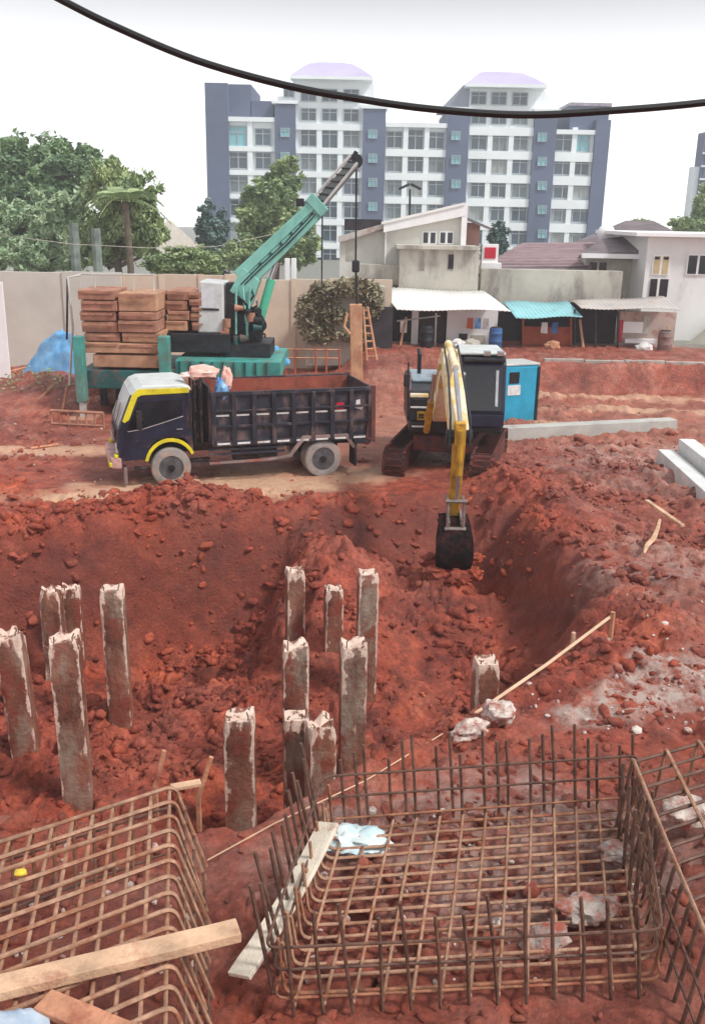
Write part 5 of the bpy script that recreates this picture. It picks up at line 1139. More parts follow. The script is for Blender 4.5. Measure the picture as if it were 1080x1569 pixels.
# sliver of another tower at the right border
tw = thing('apartment_tower', (PY(1090, 300, 150).x + 5, 156, 0), 'sliver of a grey green tower at the right border of the photo', 'building')
xa = PY(1068, 300, 150).x
MB().bb(xa, xa + 16, 150, 153, .3, PY(1070, 202, 150).z).build('wall', M_AD, tw)
for k in range(8):
    z = PY(1075, 225 + 20 * k, 150).z; MB().bb(xa + .4, xa + 2.6, 149.9, 149.99, z - .6, z + .6).build('window', M_AG, tw); MB().bb(xa - .05, xa + 5, 149.7, 149.98, z - 1.0, z - .75).build('floor_band', M_AW, tw)
MB().bb(xa - .9, xa - .01, 150.5, 152.5, .3, PY(1060, 255, 150).z).build('stair_wing', M_AW, tw)

# ------------------------------------------------------------------ houses and sheds
YH = 38.0
M_PLAS = mat('stained_plaster', (216, 214, 206), .85, 0, .08, .6, .2, 20, mud=.22, ms=.7, mudc=(160, 150, 146), tall=3)
M_PLASW = mat('white_plaster', (236, 236, 234), .8, 0, .05, .5, mud=.12, ms=.6, mudc=(190, 188, 184), tall=3)
M_CEMW = mat('weathered_cement_wall', (196, 192, 180), .9, 0, .1, .8, .3, 20, mud=.4, ms=.8, mudc=(140, 132, 126), tall=3)
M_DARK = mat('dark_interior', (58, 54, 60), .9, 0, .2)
M_TIN = mat('white_tin_roof', (240, 240, 236), .45, 0, .05, 1, mud=.1, mudc=(196, 186, 178))
M_TING = mat('grey_tin_roof', (200, 194, 188), .55, 0, .1, 1, mud=.35, ms=1, mudc=(168, 148, 136))
M_TURQ = mat('turquoise_tin', (148, 206, 212), .5, 0, .1, 1, mud=.12)
M_TILE = mat('mauve_tiles', (150, 128, 132), .8, 0, .12, 1.2, .5, 8, mud=.3, mudc=(120, 106, 108))
M_TILEG = mat('dark_tiles', (122, 112, 116), .8, 0, .14, 1.2, .5, 8)
M_ORNG = mat('orange_tarp_wall', (190, 98, 72), .8, 0, .15, 1.5, mud=.25)
M_FASC = mat('white_fascia', (244, 244, 244), .6, 0, .03)
def X_(px, y=YH, py=450): return PY(px, py, y).x
def Z_(py, px=640, y=YH): return PY(px, py, y).z
def win(root, x0_, x1_, z0, z1, y, bars=1, m=M_GLASS, fm=M_FASC):
    w_ = MB().bb(x0_, x1_, y - .05, y - .004, z0, z1).build('window', fm, root)
    for k in range(bars):
        a = x0_ + (x1_ - x0_) * k / bars; b_ = x0_ + (x1_ - x0_) * (k + 1) / bars; MB().bb(a + .05, b_ - .05, y - .065, y - .051, z0 + .05, z1 - .05).build('pane', m, w_)
    return w_
def sheet(root, pts, wave, m, name='roof_sheet', amp=.014, nper=10, th=.02):
    """corrugated sheet between far-left, far-right, near-right, near-left"""
    c = [Vector(p) for p in pts]; n = max(8, int((c[1] - c[0]).length / wave * 4)); mb = MB(); nrm = (c[1] - c[0]).cross(c[3] - c[0]).normalized()
    for j in range(5):
        for i in range(n + 1):
            u, v = i / n, j / 4; p = bil(c, u, v) + nrm * amp * math.sin(i * math.pi / 2) + Vector((0, 0, .03 * math.sin(u * 7 + v * 3))); mb.v.append(tuple(p))
    for j in range(4):
        for i in range(n): a = j * (n + 1) + i; mb.f.append((a, a + 1, a + n + 2, a + n + 1))
    o = mb.build(name, m, root, smooth=True, auto=0); s_ = o.modifiers.new('thick', 'SOLIDIFY'); s_.thickness = th; return o
# two-storey house with shed roof
hA = thing('shed_roof_house', (X_(630), YH + 3, .95), 'pale two-storey house with a slanting white shed roof and two dark windows', 'house')
HA = lambda mb, name, m, parent=hA, **k: mb.build(name, m, parent, **k)
yf = YH + 1.5
def hx(px, py=400): return PY(px, py, yf).x
def hz(px, py): return PY(px, py, yf).z
HA(MB().prism([(hx(588), yf, .9), (hx(708), yf, .9), (hx(708), yf, hz(708, 330)), (hx(588), yf, hz(588, 356))], (0, 6, 0)), 'upper_wall', M_PLAS)
HA(MB().prism([(hx(520), yf + .3, .9), (hx(588), yf + .3, .9), (hx(588), yf + .3, hz(588, 352)), (hx(520), yf + .3, hz(520, 368))], (0, 5.7, 0)), 'side_wall', M_PLAS)
HA(MB().prism([(hx(586), yf - .25, hz(586, 356)), (hx(711), yf - .25, hz(711, 330)), (hx(711), yf - .25, hz(711, 311)), (hx(586), yf - .25, hz(586, 341))], (0, .25, 0)), 'gable_fascia', M_FASC)
HA(MB().prism([(hx(703), yf - .26, hz(703, 385)), (hx(711), yf - .26, hz(711, 385)), (hx(711), yf - .26, hz(711, 331)), (hx(703), yf - .26, hz(703, 332))], (0, .24, 0)), 'corner_fascia', M_FASC)
HA(MB().hexa([PY(584, 344, yf - .3), PY(712, 314, yf - .3), PY(712, 314, yf + 6.3), PY(584, 344, yf + 6.3), PY(584, 340, yf - .3), PY(712, 310, yf - .3), PY(712, 310, yf + 6.3), PY(584, 340, yf + 6.3)]), 'roof', M_TIN)
HA(MB().hexa([PY(518, 372, yf), PY(590, 350, yf), PY(590, 352, yf + 6), PY(518, 372, yf + 6), PY(518, 362, yf), PY(590, 342, yf), PY(590, 342, yf + 6), PY(518, 362, yf + 6)]), 'lower_roof', M_TING)
HA(MB().bb(hx(526), hx(584), yf + 1.5, yf + 3, hz(550, 354), hz(550, 336)), 'roof_monitor', M_DARK)
HA(MB().hexa([PY(711, 336, yf), PY(752, 353, yf), PY(752, 353, yf + 4), PY(711, 336, yf + 4), PY(711, 331, yf), PY(752, 349, yf), PY(752, 349, yf + 4), PY(711, 331, yf + 4)]), 'side_canopy', M_TILEG)
HA(MB().bb(hx(708) + .01, hx(738), yf + 1.2, yf + 5, .9, hz(720, 342)), 'canopy_wall', mat('pinkish_wall', (204, 160, 150), .85, 0, .12))
for a, b_ in ((645, 667), (671, 693)): win(hA, hx(a), hx(b_), hz(a, 374), hz(a, 354), yf, 2)
HA(MB().bb(hx(590) - .03, hx(590) + .03, yf - .06, yf, .9, hz(590, 345)), 'downpipe', M_FASC)
HA(MB().bb(hx(548), hx(612), yf - .6, yf - .01, hz(560, 434), hz(560, 404)), 'balcony_wall', M_CEMW)
HA(MB().bb(hx(530), hx(546), yf + .28, yf + .298, hz(540, 400), hz(540, 372)), 'recess', M_CEMW)
# cement block front with slab
hB = thing('cement_annex', (X_(672), YH, .95), 'square grey cement annex with flat slab above the white awning', 'annex')
HB = lambda mb, name, m, parent=hB, **k: mb.build(name, m, parent, **k)
ya = YH + .2
def bx_(px): return PY(px, 410, ya).x
def bz_(px, py): return PY(px, py, ya).z
HB(MB().bb(bx_(612), bx_(733), ya, ya + 1.2, .9, bz_(670, 381)), 'wall', M_CEMW); HB(MB().bb(bx_(606), bx_(730), ya - .3, ya + 1.25, bz_(670, 382), bz_(670, 376)), 'slab', M_CEMW, bevel=.01)
for a in (640, 684): HB(MB().bb(bx_(a), bx_(a + 10), ya - .01, ya - .002, bz_(a, 415), bz_(a, 385)), 'damp_patch', M_CEMW)
HB(MB().bb(bx_(686), bx_(694), ya - .03, ya - .003, bz_(690, 412), bz_(690, 390)), 'vent_slot', M_DARK)
HB(MB().bb(bx_(740), bx_(960), ya + .5, ya + 1.0, .9, bz_(850, 415)), 'long_wall', M_CEMW)
# white awning shop front
hC = thing('awning_stall', (X_(690, YH - 1), YH - 1, .95), 'shop front under a wide white tin awning behind the excavator', 'shed')
HC = lambda mb, name, m, parent=hC, **k: mb.build(name, m, parent, **k)
yw = YH - .6
def sx_(px, y=yw): return PY(px, 500, y).x
def sz_(py, y=yw, px=680): return PY(px, py, y).z
sheet(hC, [PY(580, 441, ya - .05), PY(740, 446, ya - .05), PY(782, 476, YH - 2.1), PY(608, 474, YH - 2.1)], .16, M_TIN, 'awning')
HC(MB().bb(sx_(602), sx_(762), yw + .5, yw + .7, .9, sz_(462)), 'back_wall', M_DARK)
HC(MB().bb(sx_(684), sx_(761), yw - .1, yw + .1, .9, sz_(472)), 'white_panel', M_PLASW)
HC(MB().bb(sx_(630), sx_(640), yw - .3, yw - .1, .9, sz_(474)), 'white_column', M_PLASW, bevel=.01)
HC(MB().bb(sx_(643), sx_(683), yw + .25, yw + .3, .9, sz_(476)), 'door', mat('dark_wood_door', (66, 54, 56), .6)); HC(MB().tube([PY(666, 535, yw - .6), PY(668, 480, yw - .6)], .04, 6), 'post', M_SILV)
HC(MB().tube([PY(608, 492, yw - .6), PY(674, 484, yw - .6)], .03, 6), 'cloth_rail', M_SILV)
for px, w_ in ((612, 10), (584, 16)): HC(MB().bb(sx_(px), sx_(px + w_), yw - .62, yw - .58, sz_(508), sz_(490)), 'hanging_cloth', M_FASC)
HC(MB().bb(sx_(703), sx_(716), yw - .13, yw - .101, sz_(520), sz_(510)), 'poster', M_DKM); HC(MB().bb(sx_(722), sx_(744), yw - .13, yw - .101, sz_(524), sz_(512)), 'poster', M_CEMW)
# orange shed with turquoise awning, dark stall with tin roof
hD = thing('orange_stall', (X_(820, YH - 1), YH - 1, .95), 'stall with orange tarp wall under a turquoise tin awning', 'shed')
HD = lambda mb, name, m, parent=hD, **k: mb.build(name, m, parent, **k)
sheet(hD, [PY(770, 462, ya), PY(868, 462, ya), PY(892, 485, YH - 2.0), PY(790, 487, YH - 2.0)], .16, M_TURQ, 'awning')
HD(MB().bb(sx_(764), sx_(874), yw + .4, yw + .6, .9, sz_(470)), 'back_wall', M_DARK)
HD(MB().bb(sx_(800), sx_(872), yw - .2, yw - .1, .9, sz_(497)), 'tarp_wall', M_ORNG); HD(MB().bb(sx_(766), sx_(798), yw - .1, yw - .03, .9, sz_(520)), 'low_wall', mat('maroon_boards', (120, 66, 64), .8, 0, .2))
for px in (801, 874): HD(MB().tube([PY(px, 545, yw - .4), PY(px, 488, yw - .4)], .045, 6), 'post', M_ORNG)
for py in (535, 541): HD(MB().tube([PY(764, py, yw - .9), PY(900, py, yw - .9)], .035, 6), 'bamboo_rail', M_TANP)
hE = thing('tin_roof_stall', (X_(960, YH - 1), YH - 1, .95), 'open stall under a rusty pale tin roof beside the white house', 'shed')
HE = lambda mb, name, m, parent=hE, **k: mb.build(name, m, parent, **k)
sheet(hE, [PY(874, 460, ya), PY(1015, 454, ya), PY(1042, 474, YH - 2.0), PY(890, 472, YH - 2.0)], .16, M_TING, 'tin_roof')
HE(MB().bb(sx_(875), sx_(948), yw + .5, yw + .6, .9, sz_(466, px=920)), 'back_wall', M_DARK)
HE(MB().bb(sx_(948), sx_(1034), yw, yw + .2, .9, sz_(478, px=990)), 'side_wall', mat('beige_wall', (190, 172, 162), .85, 0, .12, .8, mud=.25))
HE(MB().bb(sx_(954), sx_(984), yw - .04, yw - .002, sz_(510, px=970), sz_(493, px=970)), 'white_hatch', M_FASC); HE(MB().bb(sx_(955), sx_(1003), yw - .4, yw - .05, sz_(524, px=970), sz_(518, px=970)), 'counter_shelf', M_FASC)
HE(MB().bb(sx_(984), sx_(994), yw - .04, yw - .002, sz_(512, px=990), sz_(484, px=990)), 'shutter', M_CEMW)
HE(MB().bb(sx_(948), sx_(953), yw - .06, yw - .001, sz_(524, px=950), sz_(490, px=950)), 'red_pole', M_RED)
for px in (880, 912, 946): HE(MB().tube([PY(px, 545, yw - 1), PY(px, 474, yw - 1)], .035, 6), 'post', M_DKM)
for k in range(7): p = PY(880 + 8.5 * k, 533 + (k % 3) * 2, yw - .5); tag(MB().box(p, (.14, .14, .16)).build('goods_box', (M_REFL, M_ORNG, M_DKM)[k % 3], bevel=.01), 'small %s goods box at the dark tin-roofed stall, %s from the left' % (('white', 'orange', 'dark')[k % 3], ('first', 'second', 'third', 'fourth', 'fifth', 'sixth', 'seventh')[k]), 'box', 'goods at the stall')
# tiled-roof houses behind
hF = thing('tiled_roof_house', (X_(840, 44), 46, .95), 'house with a broad mauve tiled roof behind the long cement wall', 'house')
HF = lambda mb, name, m, parent=hF, **k: mb.build(name, m, parent, **k)
HF(MB().bb(PY(742, 410, 43).x, PY(900, 410, 43).x, 42.6, 49, .9, PY(820, 412, 43).z), 'wall', M_CEMW)
HF(MB().hexa([PY(736, 414, 41.8), PY(905, 413, 41.8), PY(915, 378, 47), PY(800, 378, 47), PY(736, 410, 41.8), PY(905, 409, 41.8), PY(915, 371, 47), PY(800, 372, 47)]), 'roof', M_TILE)
for k in range(9): f = k / 9; HF(MB().tube([PY(736 + 64 * f, 409 - 37 * f, 41.8 + 5.2 * f), PY(905 + 10 * f, 408 - 37 * f, 41.8 + 5.2 * f)], .05, 4), 'tile_course', M_TILE)
HF(MB().hexa([PY(732, 424, 40.5), PY(900, 424, 40.5), PY(900, 412, 42), PY(735, 411, 42), PY(732, 421, 40.5), PY(900, 421, 40.5), PY(900, 408, 42), PY(735, 407, 42)]), 'lean_to_roof', M_TILEG)
hG = thing('grey_hip_house', (X_(945, 46), 48, .95), 'grey hip-roofed house with white eaves and satellite dish', 'house')
HG = lambda mb, name, m, parent=hG, **k: mb.build(name, m, parent, **k)
HG(MB().bb(PY(895, 420, 42).x, PY(982, 420, 42).x, 42, 48, .9, PY(940, 397, 42).z), 'wall', M_CEMW)
HG(MB().hexa([PY(886, 396, 41.2), PY(990, 388, 41.2), PY(992, 364, 44), PY(920, 372, 44), PY(886, 391, 41.2), PY(990, 383, 41.2), PY(992, 358, 44), PY(920, 366, 44)]), 'lower_roof', M_TILEG)
HG(MB().bb(PY(890, 395, 41.1).x, PY(984, 395, 41.1).x, 41.0, 41.15, PY(940, 396, 41.1).z, PY(940, 389, 41.1).z), 'eave', M_FASC)
HG(MB().hexa([PY(872, 378, 47), PY(1040, 362, 47), PY(1000, 345, 52), PY(960, 343, 52), PY(872, 374, 47), PY(1040, 358, 47), PY(1000, 338, 52), PY(958, 338, 52)]), 'upper_roof', M_TILEG)
win(hG, PY(900, 410, 42).x, PY(930, 410, 42).x, PY(915, 420, 42).z, PY(915, 400, 42).z, 42, 2, M_GLASS, M_CEMW)
dsh = HG(MB().lathe([(.02, 0), (.2, .02), (.38, .10), (.39, .11), (.2, .05), (.02, .03)], PY(929, 357, 44.5), 'y', 20), 'satellite_dish', M_FASC, smooth=True); dsh.rotation_euler = (0, 0, 0)
HG(MB().tube([PY(929, 375, 44.6), PY(929, 358, 44.6)], .04, 6), 'dish_mast', M_DKM, dsh)
# white house at right
YW = 40.0
hW = thing('white_house', (PY(1060, 450, YW).x, YW + 3, .95), 'tall white plaster house at the right border with brown shuttered windows', 'house')
HW = lambda mb, name, m, parent=hW, **k: mb.build(name, m, parent, **k)
wx = lambda px, py=430: PY(px, py, YW).x
wz = lambda py, px=1040: PY(px, py, YW).z
HW(MB().bb(wx(986), wx(1190), YW, YW + 6, .9, wz(362)), 'wall', M_PLASW); HW(MB().bb(wx(962), wx(1200), YW - .5, YW + 6.4, wz(363), wz(357)), 'roof_slab', M_FASC, bevel=.01)
w1 = win(hW, wx(996), wx(1022), wz(422), wz(391), YW, 2, mat('ochre_shutter', (206, 184, 140), .6, 0, .1)); win(hW, wx(1048), wx(1082), wz(421), wz(389), YW, 2)
for a, b_ in ((996, 1006), (1011, 1023)): HW(MB().bb(wx(a), wx(b_), YW - .05, YW - .004, wz(455), wz(428)), 'dark_window', M_GLASS)
for a in (998, 1012): HW(MB().bb(wx(a), wx(a + 7), YW - .08, YW - .07, wz(398), wz(394)), 'shutter_vent', M_DARK)
HW(MB().bb(wx(1006) + .03, wx(1011) - .03, YW - .03, YW - .003, wz(455), wz(428)), 'mullion', M_FASC)
HW(MB().hexa([PY(1040, 545, YW - 1.2), PY(1100, 545, YW - 1.2), PY(1100, 545, YW - .1), PY(1040, 545, YW - .1), PY(1040, 536, YW - 1.2), PY(1100, 488, YW - 1.2), PY(1100, 488, YW - .1), PY(1040, 536, YW - .1)]), 'outer_stair', M_CEMW)
# red sign box on the roof
rs = thing('red_sign_box', PY(750, 403, 40), 'red square sign box with white border on the roof edge', 'sign')
MB().bb(PY(738, 390, 40).x, PY(763, 390, 40).x, 40, 40.3, PY(750, 403, 40).z, PY(750, 374, 40).z).build('white_border', M_FASC, rs, bevel=.02); MB().bb(PY(742, 390, 40).x, PY(759, 390, 40).x, 39.97, 39.999, PY(750, 396, 40).z, PY(750, 379, 40).z).build('red_face', M_RED, rs)
MB().bb(PY(737, 400, 40).x, PY(768, 400, 40).x, 39.9, 40.5, PY(750, 416, 40).z, PY(750, 403, 40).z).build('base', M_FASC, rs)
# floodlight on a mast
fl = thing('flood_light', PY(628, 420, 60), 'twin floodlight on a thin mast above the shed roof house', 'floodlight')
MB().tube([(PY(628, 420, 60).x, 60, 0), PY(628, 290, 60)], .07, 6).build('mast', M_DKM, fl)
for s in (-1, 1): MB().box(PY(628 + s * 9, 286, 60), (.7, .5, .14), ry=R(s * 25)).build('lamp', M_DKM, fl, bevel=.03)

# ------------------------------------------------------------------ boundary walls and poles
M_WALLG = mat('grey_panel_wall', (204, 200, 190), .85, 0, .06, .6, mud=.2, ms=.5, mudc=(176, 170, 158), tall=3)
M_WALLB = mat('beige_panel_wall', (216, 198, 178), .85, 0, .08, .6, mud=.25, ms=.5, mudc=(196, 172, 148), tall=3)
def wallrun(name, pxs, pytop, y, m, label, zb_=-.1):
    root = thing(name, (PY(pxs[0], 480, y).x, y, 0), label, 'wall')
    for a, b_ in zip(pxs[:-1], pxs[1:]):
        MB().bb(PY(a, 480, y).x + .012, PY(b_, 480, y).x - .012, y - .06, y + .06, zb_, PY((a + b_) / 2, pytop, y).z + random.uniform(-.02, .02)).build('panel', m, root, bevel=.01)
        MB().bb(PY(a, 480, y).x - .09, PY(a, 480, y).x + .09, y - .11, y - .062, zb_, PY(a, pytop, y).z + .03).build('post', m, root)
    return root
wallrun('boundary_wall', [-60, 4, 104, 190], 417, 36.0, M_WALLG, 'grey panel boundary wall behind the blue tarp at left')
wallrun('boundary_wall', [190, 250, 310, 350, 394], 421, 36.3, M_WALLB, 'cream panel boundary wall hidden behind the crane')
wallrun('boundary_wall', [394, 450, 505, 600], 428, 36.6, M_WALLB, 'beige boundary wall between the crane and the overgrown ruin')
wb = PY(3, 490, 33)
tag(MB().bb(PY(-20, 490, 33).x, PY(9, 490, 33).x, 33, 33.06, 0, PY(3, 432, 33).z).build('white_board', M_FASC, bevel=.01), 'white upright board at the left border', 'board')
for px, yt, lb in ((113, 342, 'grey utility pole behind the boundary wall, left of two'), (147, 350, 'grey utility pole behind the boundary wall, right of two')):
    p = PY(px, yt, 40); tag(MB().tube([(p.x, 40, -.2), p], [.22, .19], 8).build('utility_pole', mat('grey_pole', (126, 138, 130), .8), smooth=True), lb, 'pole')
for px, lb in ((440, 'left of two short white posts beyond the beige wall'), (450, 'right of two short white posts beyond the beige wall')):
    p = PY(px, 396, 39); tag(MB().bb(p.x - .1, p.x + .1, 39, 39.2, 0, p.z).build('white_post', M_FASC, bevel=.02), lb, 'post')
# overhead wires
M_CAB = mat('black_cable', (30, 30, 32), .5, 0, .1)
cpx = [(-1900, -1500), (-1300, -960), (-700, -500), (-240, -190), (-60, -84), (95, 0), (180, 42), (300, 92), (430, 129), (540, 150), (660, 167), (800, 176), (930, 170), (1080, 157), (1300, 128), (1500, 90), (2000, -40), (2700, -270), (3500, -580)]
pts = [PY(x, y, 4.2) for x, y in cpx]
sm = []
for i in range(1, len(pts) - 2):
    for k in range(6):
        t = k / 6; p0, p1_, p2_, p3_ = pts[i - 1], pts[i], pts[i + 1], pts[i + 2]
        sm.append(.5 * ((2 * p1_) + (p2_ - p0) * t + (2 * p0 - 5 * p1_ + 4 * p2_ - p3_) * t * t + (3 * p1_ - p0 - 3 * p2_ + p3_) * t ** 3))
tag(MB().tube(sm, .0145, 8).build('overhead_cable', M_CAB, smooth=True), 'thick black cable sagging across the sky at the top', 'cable')
tag(MB().tube([PY(-60, 352, 37), PY(110, 374, 37), PY(230, 380, 37), PY(330, 378, 37), PY(450, 352, 37)], .013, 5).build('overhead_wire', M_CEMW), 'thin pale wire crossing in front of the trees at left', 'wire')
# low site fence and clutter between rig and sheds
sf = thing('site_railing', PZ(470, 590, 0), 'thin orange site railing behind the truck bed', 'railing')
for px in (438, 452, 484, 500, 520): MB().tube([PY(px, 575, 30.5), PY(px, 533, 30.5)], .03, 5).build('post', M_ORNG, sf)
for py in (535, 548): MB().tube([PY(436, py, 30.5), PY(522, py + 1, 30.5)], .025, 5).build('rail', M_TANP, sf)

# ------------------------------------------------------------------ trees and plants
def leafmat(name, c, c2):
    m = mat(name, c, .6, 0, .2, .8, c2=c2, spec=.3); b = m.node_tree.nodes['Principled BSDF']
    return m
M_LFD = leafmat('dark_leaves', (150, 178, 130), (92, 120, 96)); M_LFM = leafmat('mid_leaves', (176, 192, 138), (116, 140, 104)); M_LFP = leafmat('pale_leaves', (192, 212, 172), (134, 160, 126)); M_LFB = leafmat('bluish_leaves', (124, 150, 142), (82, 106, 104))
M_BARK = mat('grey_bark', (110, 98, 86), .9, 0, .2, 3, .5, 12)
def leaves(pts, sz, m, name, parent, flat=.6, droop=0.0):
    n = len(pts); pts = np.asarray(pts)
    a = rng.normal(size=(n, 3)); a[:, 2] *= flat; a /= np.linalg.norm(a, axis=1, keepdims=True) + 1e-9
    b = rng.normal(size=(n, 3)); b -= (b * a).sum(1, keepdims=True) * a; b /= np.linalg.norm(b, axis=1, keepdims=True) + 1e-9
    if droop: a[:, 2] -= droop; a /= np.linalg.norm(a, axis=1, keepdims=True)
    s = sz * .52 * rng.uniform(.5, 1.4, (n, 1)); w_ = s * rng.uniform(.35, .6, (n, 1))
    V = np.stack([pts - a * s, pts + b * w_ - a * s * .1, pts + a * s, pts - b * w_ - a * s * .1], 1).reshape(-1, 3) - np.array(root_of(parent).location)
    F_ = np.arange(n * 4).reshape(-1, 4)
    me = bpy.data.meshes.new(name); me.vertices.add(n * 4); me.vertices.foreach_set('co', V.astype(np.float32).ravel()); me.loops.add(n * 4); me.loops.foreach_set('vertex_index', F_.ravel().astype(np.int32))
    me.polygons.add(n); me.polygons.foreach_set('loop_start', np.arange(0, n * 4, 4, dtype=np.int32)); me.polygons.foreach_set('loop_total', np.full(n, 4, np.int32)); me.update(); me.materials.append(m)
    o = bpy.data.objects.new(name, me); col.objects.link(o); o.parent = parent; return o
def tree(name, label, base, blobs, m, sz=.3, n=5000, group='trees beyond the boundary wall', droop=0.0, trunk=.25):
    """blobs: (centre, radii) clumps in world space; leaves sit on many small sub-clumps inside them"""
    root = thing(name, base, label, 'tree', group); base = Vector(base)
    tot = sum(r[0] * r[1] * r[2] for _, r in blobs) ; P = []
    mb = MB(); top = Vector(blobs[0][0])
    mb.tube([base, base.lerp(top, .5) + Vector((random.uniform(-.2, .2), 0, 0)), top], [trunk, trunk * .7, trunk * .35], 7)
    for c, r in blobs:
        c = Vector(c); k = max(6, int(46 * (r[0] * r[1] * r[2] / tot) ** .6 * len(blobs) ** .4)); mb.tube([base.lerp(top, .45), base.lerp(c, .75), c], [trunk * .45, trunk * .3, trunk * .1], 5)
        per = max(20, int(3.6 * n * (r[0] * r[1] * r[2] / tot) / k))
        for _ in range(k):
            d = rng.normal(size=3); d /= np.linalg.norm(d); rad = rng.uniform(.05, .9) ** .5
            cc = np.array(c) + d * np.array(r) * rad; cr = np.array(r) * rng.uniform(.18, .36)
            q = rng.normal(size=(per, 3)); q /= np.linalg.norm(q, axis=1, keepdims=True) + 1e-9; q *= rng.uniform(.3, 1, (per, 1)) ** .4
            P.append(cc + q * cr)
            if random.random() < .45:
                d2 = rng.normal(size=3); d2 /= np.linalg.norm(d2); q2 = rng.normal(size=(per // 4, 3)); P.append(np.array(c) + d2 * np.array(r) * rng.uniform(.9, 1.25) + q2 * np.array(r) * rng.uniform(.06, .13))
            if random.random() < .5: mb.tube([c, Vector(cc)], [trunk * .12, trunk * .05], 4)
    mb.build('trunk', M_BARK, root); leaves(np.concatenate(P), sz, m, 'crown', root, droop=droop)
    return root
def blob_at(px, py, y, rx, ry, rz=None):
    p = PY(px, py, y); s = 1 / scale_at(p); return (tuple(p), (rx * s, min(rx, ry) * s, ry * s))
tree('broadleaf_tree', 'dark broad tree at the left border, highest of the crowns there', (PY(40, 420, 62).x, 62, 0), [blob_at(35, 262, 62, 75, 42), blob_at(100, 258, 61, 55, 38), blob_at(-40, 270, 62, 50, 45), blob_at(60, 300, 60, 80, 22)], M_LFD, .34, 12000)
tree('feathery_tree', 'pale feathery tree mass low at the left border', (PY(30, 420, 50).x, 50, 0), [blob_at(15, 350, 50, 40, 42), blob_at(70, 345, 50, 42, 40), blob_at(120, 350, 49, 34, 48), blob_at(45, 392, 49, 70, 28)], M_LFP, .28, 12000, droop=.6)
tree('weeping_tree', 'drooping grey-green tree right of the utility poles', (PY(190, 420, 48).x, 48, 0), [blob_at(165, 285, 48, 32, 36), blob_at(205, 310, 48, 40, 40), blob_at(185, 350, 48, 48, 40), blob_at(225, 355, 48, 30, 34), blob_at(150, 370, 48, 32, 34)], M_LFM, .3, 11000, droop=.8)
def palm(label, base, px, py, y, n_f=16, L_=2.1, m=M_LFM):
    root = thing('palm_tree', base, label, 'palm', 'trees beyond the boundary wall'); top = PY(px, py, y); base = Vector(base)
    MB().tube([base, base.lerp(top, .5) + Vector((.15, 0, 0)), top], [.2, .16, .14], 8).build('trunk', M_BARK, root)
    for k in range(n_f):
        a = 2 * math.pi * k / n_f + random.uniform(-.2, .2); el = random.uniform(.1, 1.1); d = Vector((math.cos(a) * math.cos(el), math.sin(a) * math.cos(el), math.sin(el)))
        mb = MB(); prev = top; sp = []
        for j in range(9):
            t = j / 8; sp.append(top + d * L_ * t + Vector((0, 0, -1.5 * t * t * L_ * .45)))
        mb.tube(sp, [.03] * 5 + [.02] * 4, 4)
        s = Vector((-math.sin(a), math.cos(a), 0))
        for j in range(1, 9):
            for h in (0, .5):
                p = sp[j - 1].lerp(sp[j], h); ll = L_ * .26 * math.sin(math.pi * min(.95, (j + h) / 9.5)) + .08
                for sg in (-1, 1):
                    e = p + s * sg * ll + Vector((0, 0, -.35 * ll)) + d * ll * .4; mb.quad(p, p + d * .05, e, e - d * .05)
        mb.build('frond', m, root)
palm('palm with spreading fronds in front of the drooping tree', (PY(195, 420, 46).x, 46, 0), 192, 306, 46)
tree('conifer_tree', 'dark pointed conifer at the left foot of the apartment block', (PY(325, 420, 70).x, 70, 0), [blob_at(326, 400, 70, 30, 28), blob_at(323, 365, 70, 22, 26), blob_at(318, 335, 70, 12, 26), blob_at(340, 345, 71, 10, 28)], M_LFB, .3, 7000)
tree('broadleaf_tree', 'leafy tree behind the crane boom in front of the apartment block', (PY(420, 420, 64).x, 64, 0), [blob_at(425, 292, 64, 34, 34), blob_at(402, 318, 64, 36, 30), blob_at(440, 262, 64, 22, 20), blob_at(418, 355, 64, 46, 36), blob_at(455, 370, 64, 30, 36), blob_at(375, 390, 62, 34, 26)], M_LFM, .32, 13000)
tree('shrub_tree', 'yellow-green bushy tree above the cream wall left of the crane', (PY(300, 420, 44).x, 44, 0), [blob_at(290, 400, 44, 42, 20), blob_at(320, 408, 44, 24, 14), blob_at(250, 408, 44, 30, 14)], M_LFM, .2, 5000)
tree('small_tree', 'thin grey-green tree between the shed roof house and the apartment block', (PY(770, 400, 60).x, 60, 0), [blob_at(764, 372, 60, 14, 26), blob_at(756, 390, 60, 16, 20)], M_LFB, .26, 2500)
for a, b_, lb in ((978, 345, 'sparse tree top behind the grey hip roof, left of the border tree'), (1050, 342, 'sparse tree top behind the roof slab of the white house')):
    tree('small_tree', lb, (PY(a, 420, 66).x, 66, 0), [blob_at(a, b_ + 4, 66, 26, 12), blob_at(a + 12, b_ + 14, 66, 28, 14)], M_LFM, .24, 1800, group='trees behind the houses')
tree('border_tree', 'green treetop under the sliver of tower at the right border', (PY(1075, 420, 80).x, 80, 0), [blob_at(1078, 318, 80, 16, 32), blob_at(1090, 345, 80, 30, 30)], M_LFM, .35, 2500, group='trees behind the houses')
# tent-like roof beyond the wall at left
tr = thing('pavilion', (PY(275, 400, 75).x, 77, 0), 'tan pavilion roof peeking out between the trees at left', 'pavilion')
MB().hexa([PY(225, 400, 74), PY(330, 400, 74), PY(330, 400, 82), PY(225, 400, 82), PY(255, 338, 77), PY(262, 338, 77), PY(262, 338, 79), PY(255, 338, 79)]).build('roof', mat('tan_roof', (196, 188, 176), .7, 0, .08), tr)
for px in (232, 322): MB().tube([(PY(px, 400, 75).x, 75, 0), PY(px, 402, 75)], .15, 6).build('post', M_CEMW, tr)
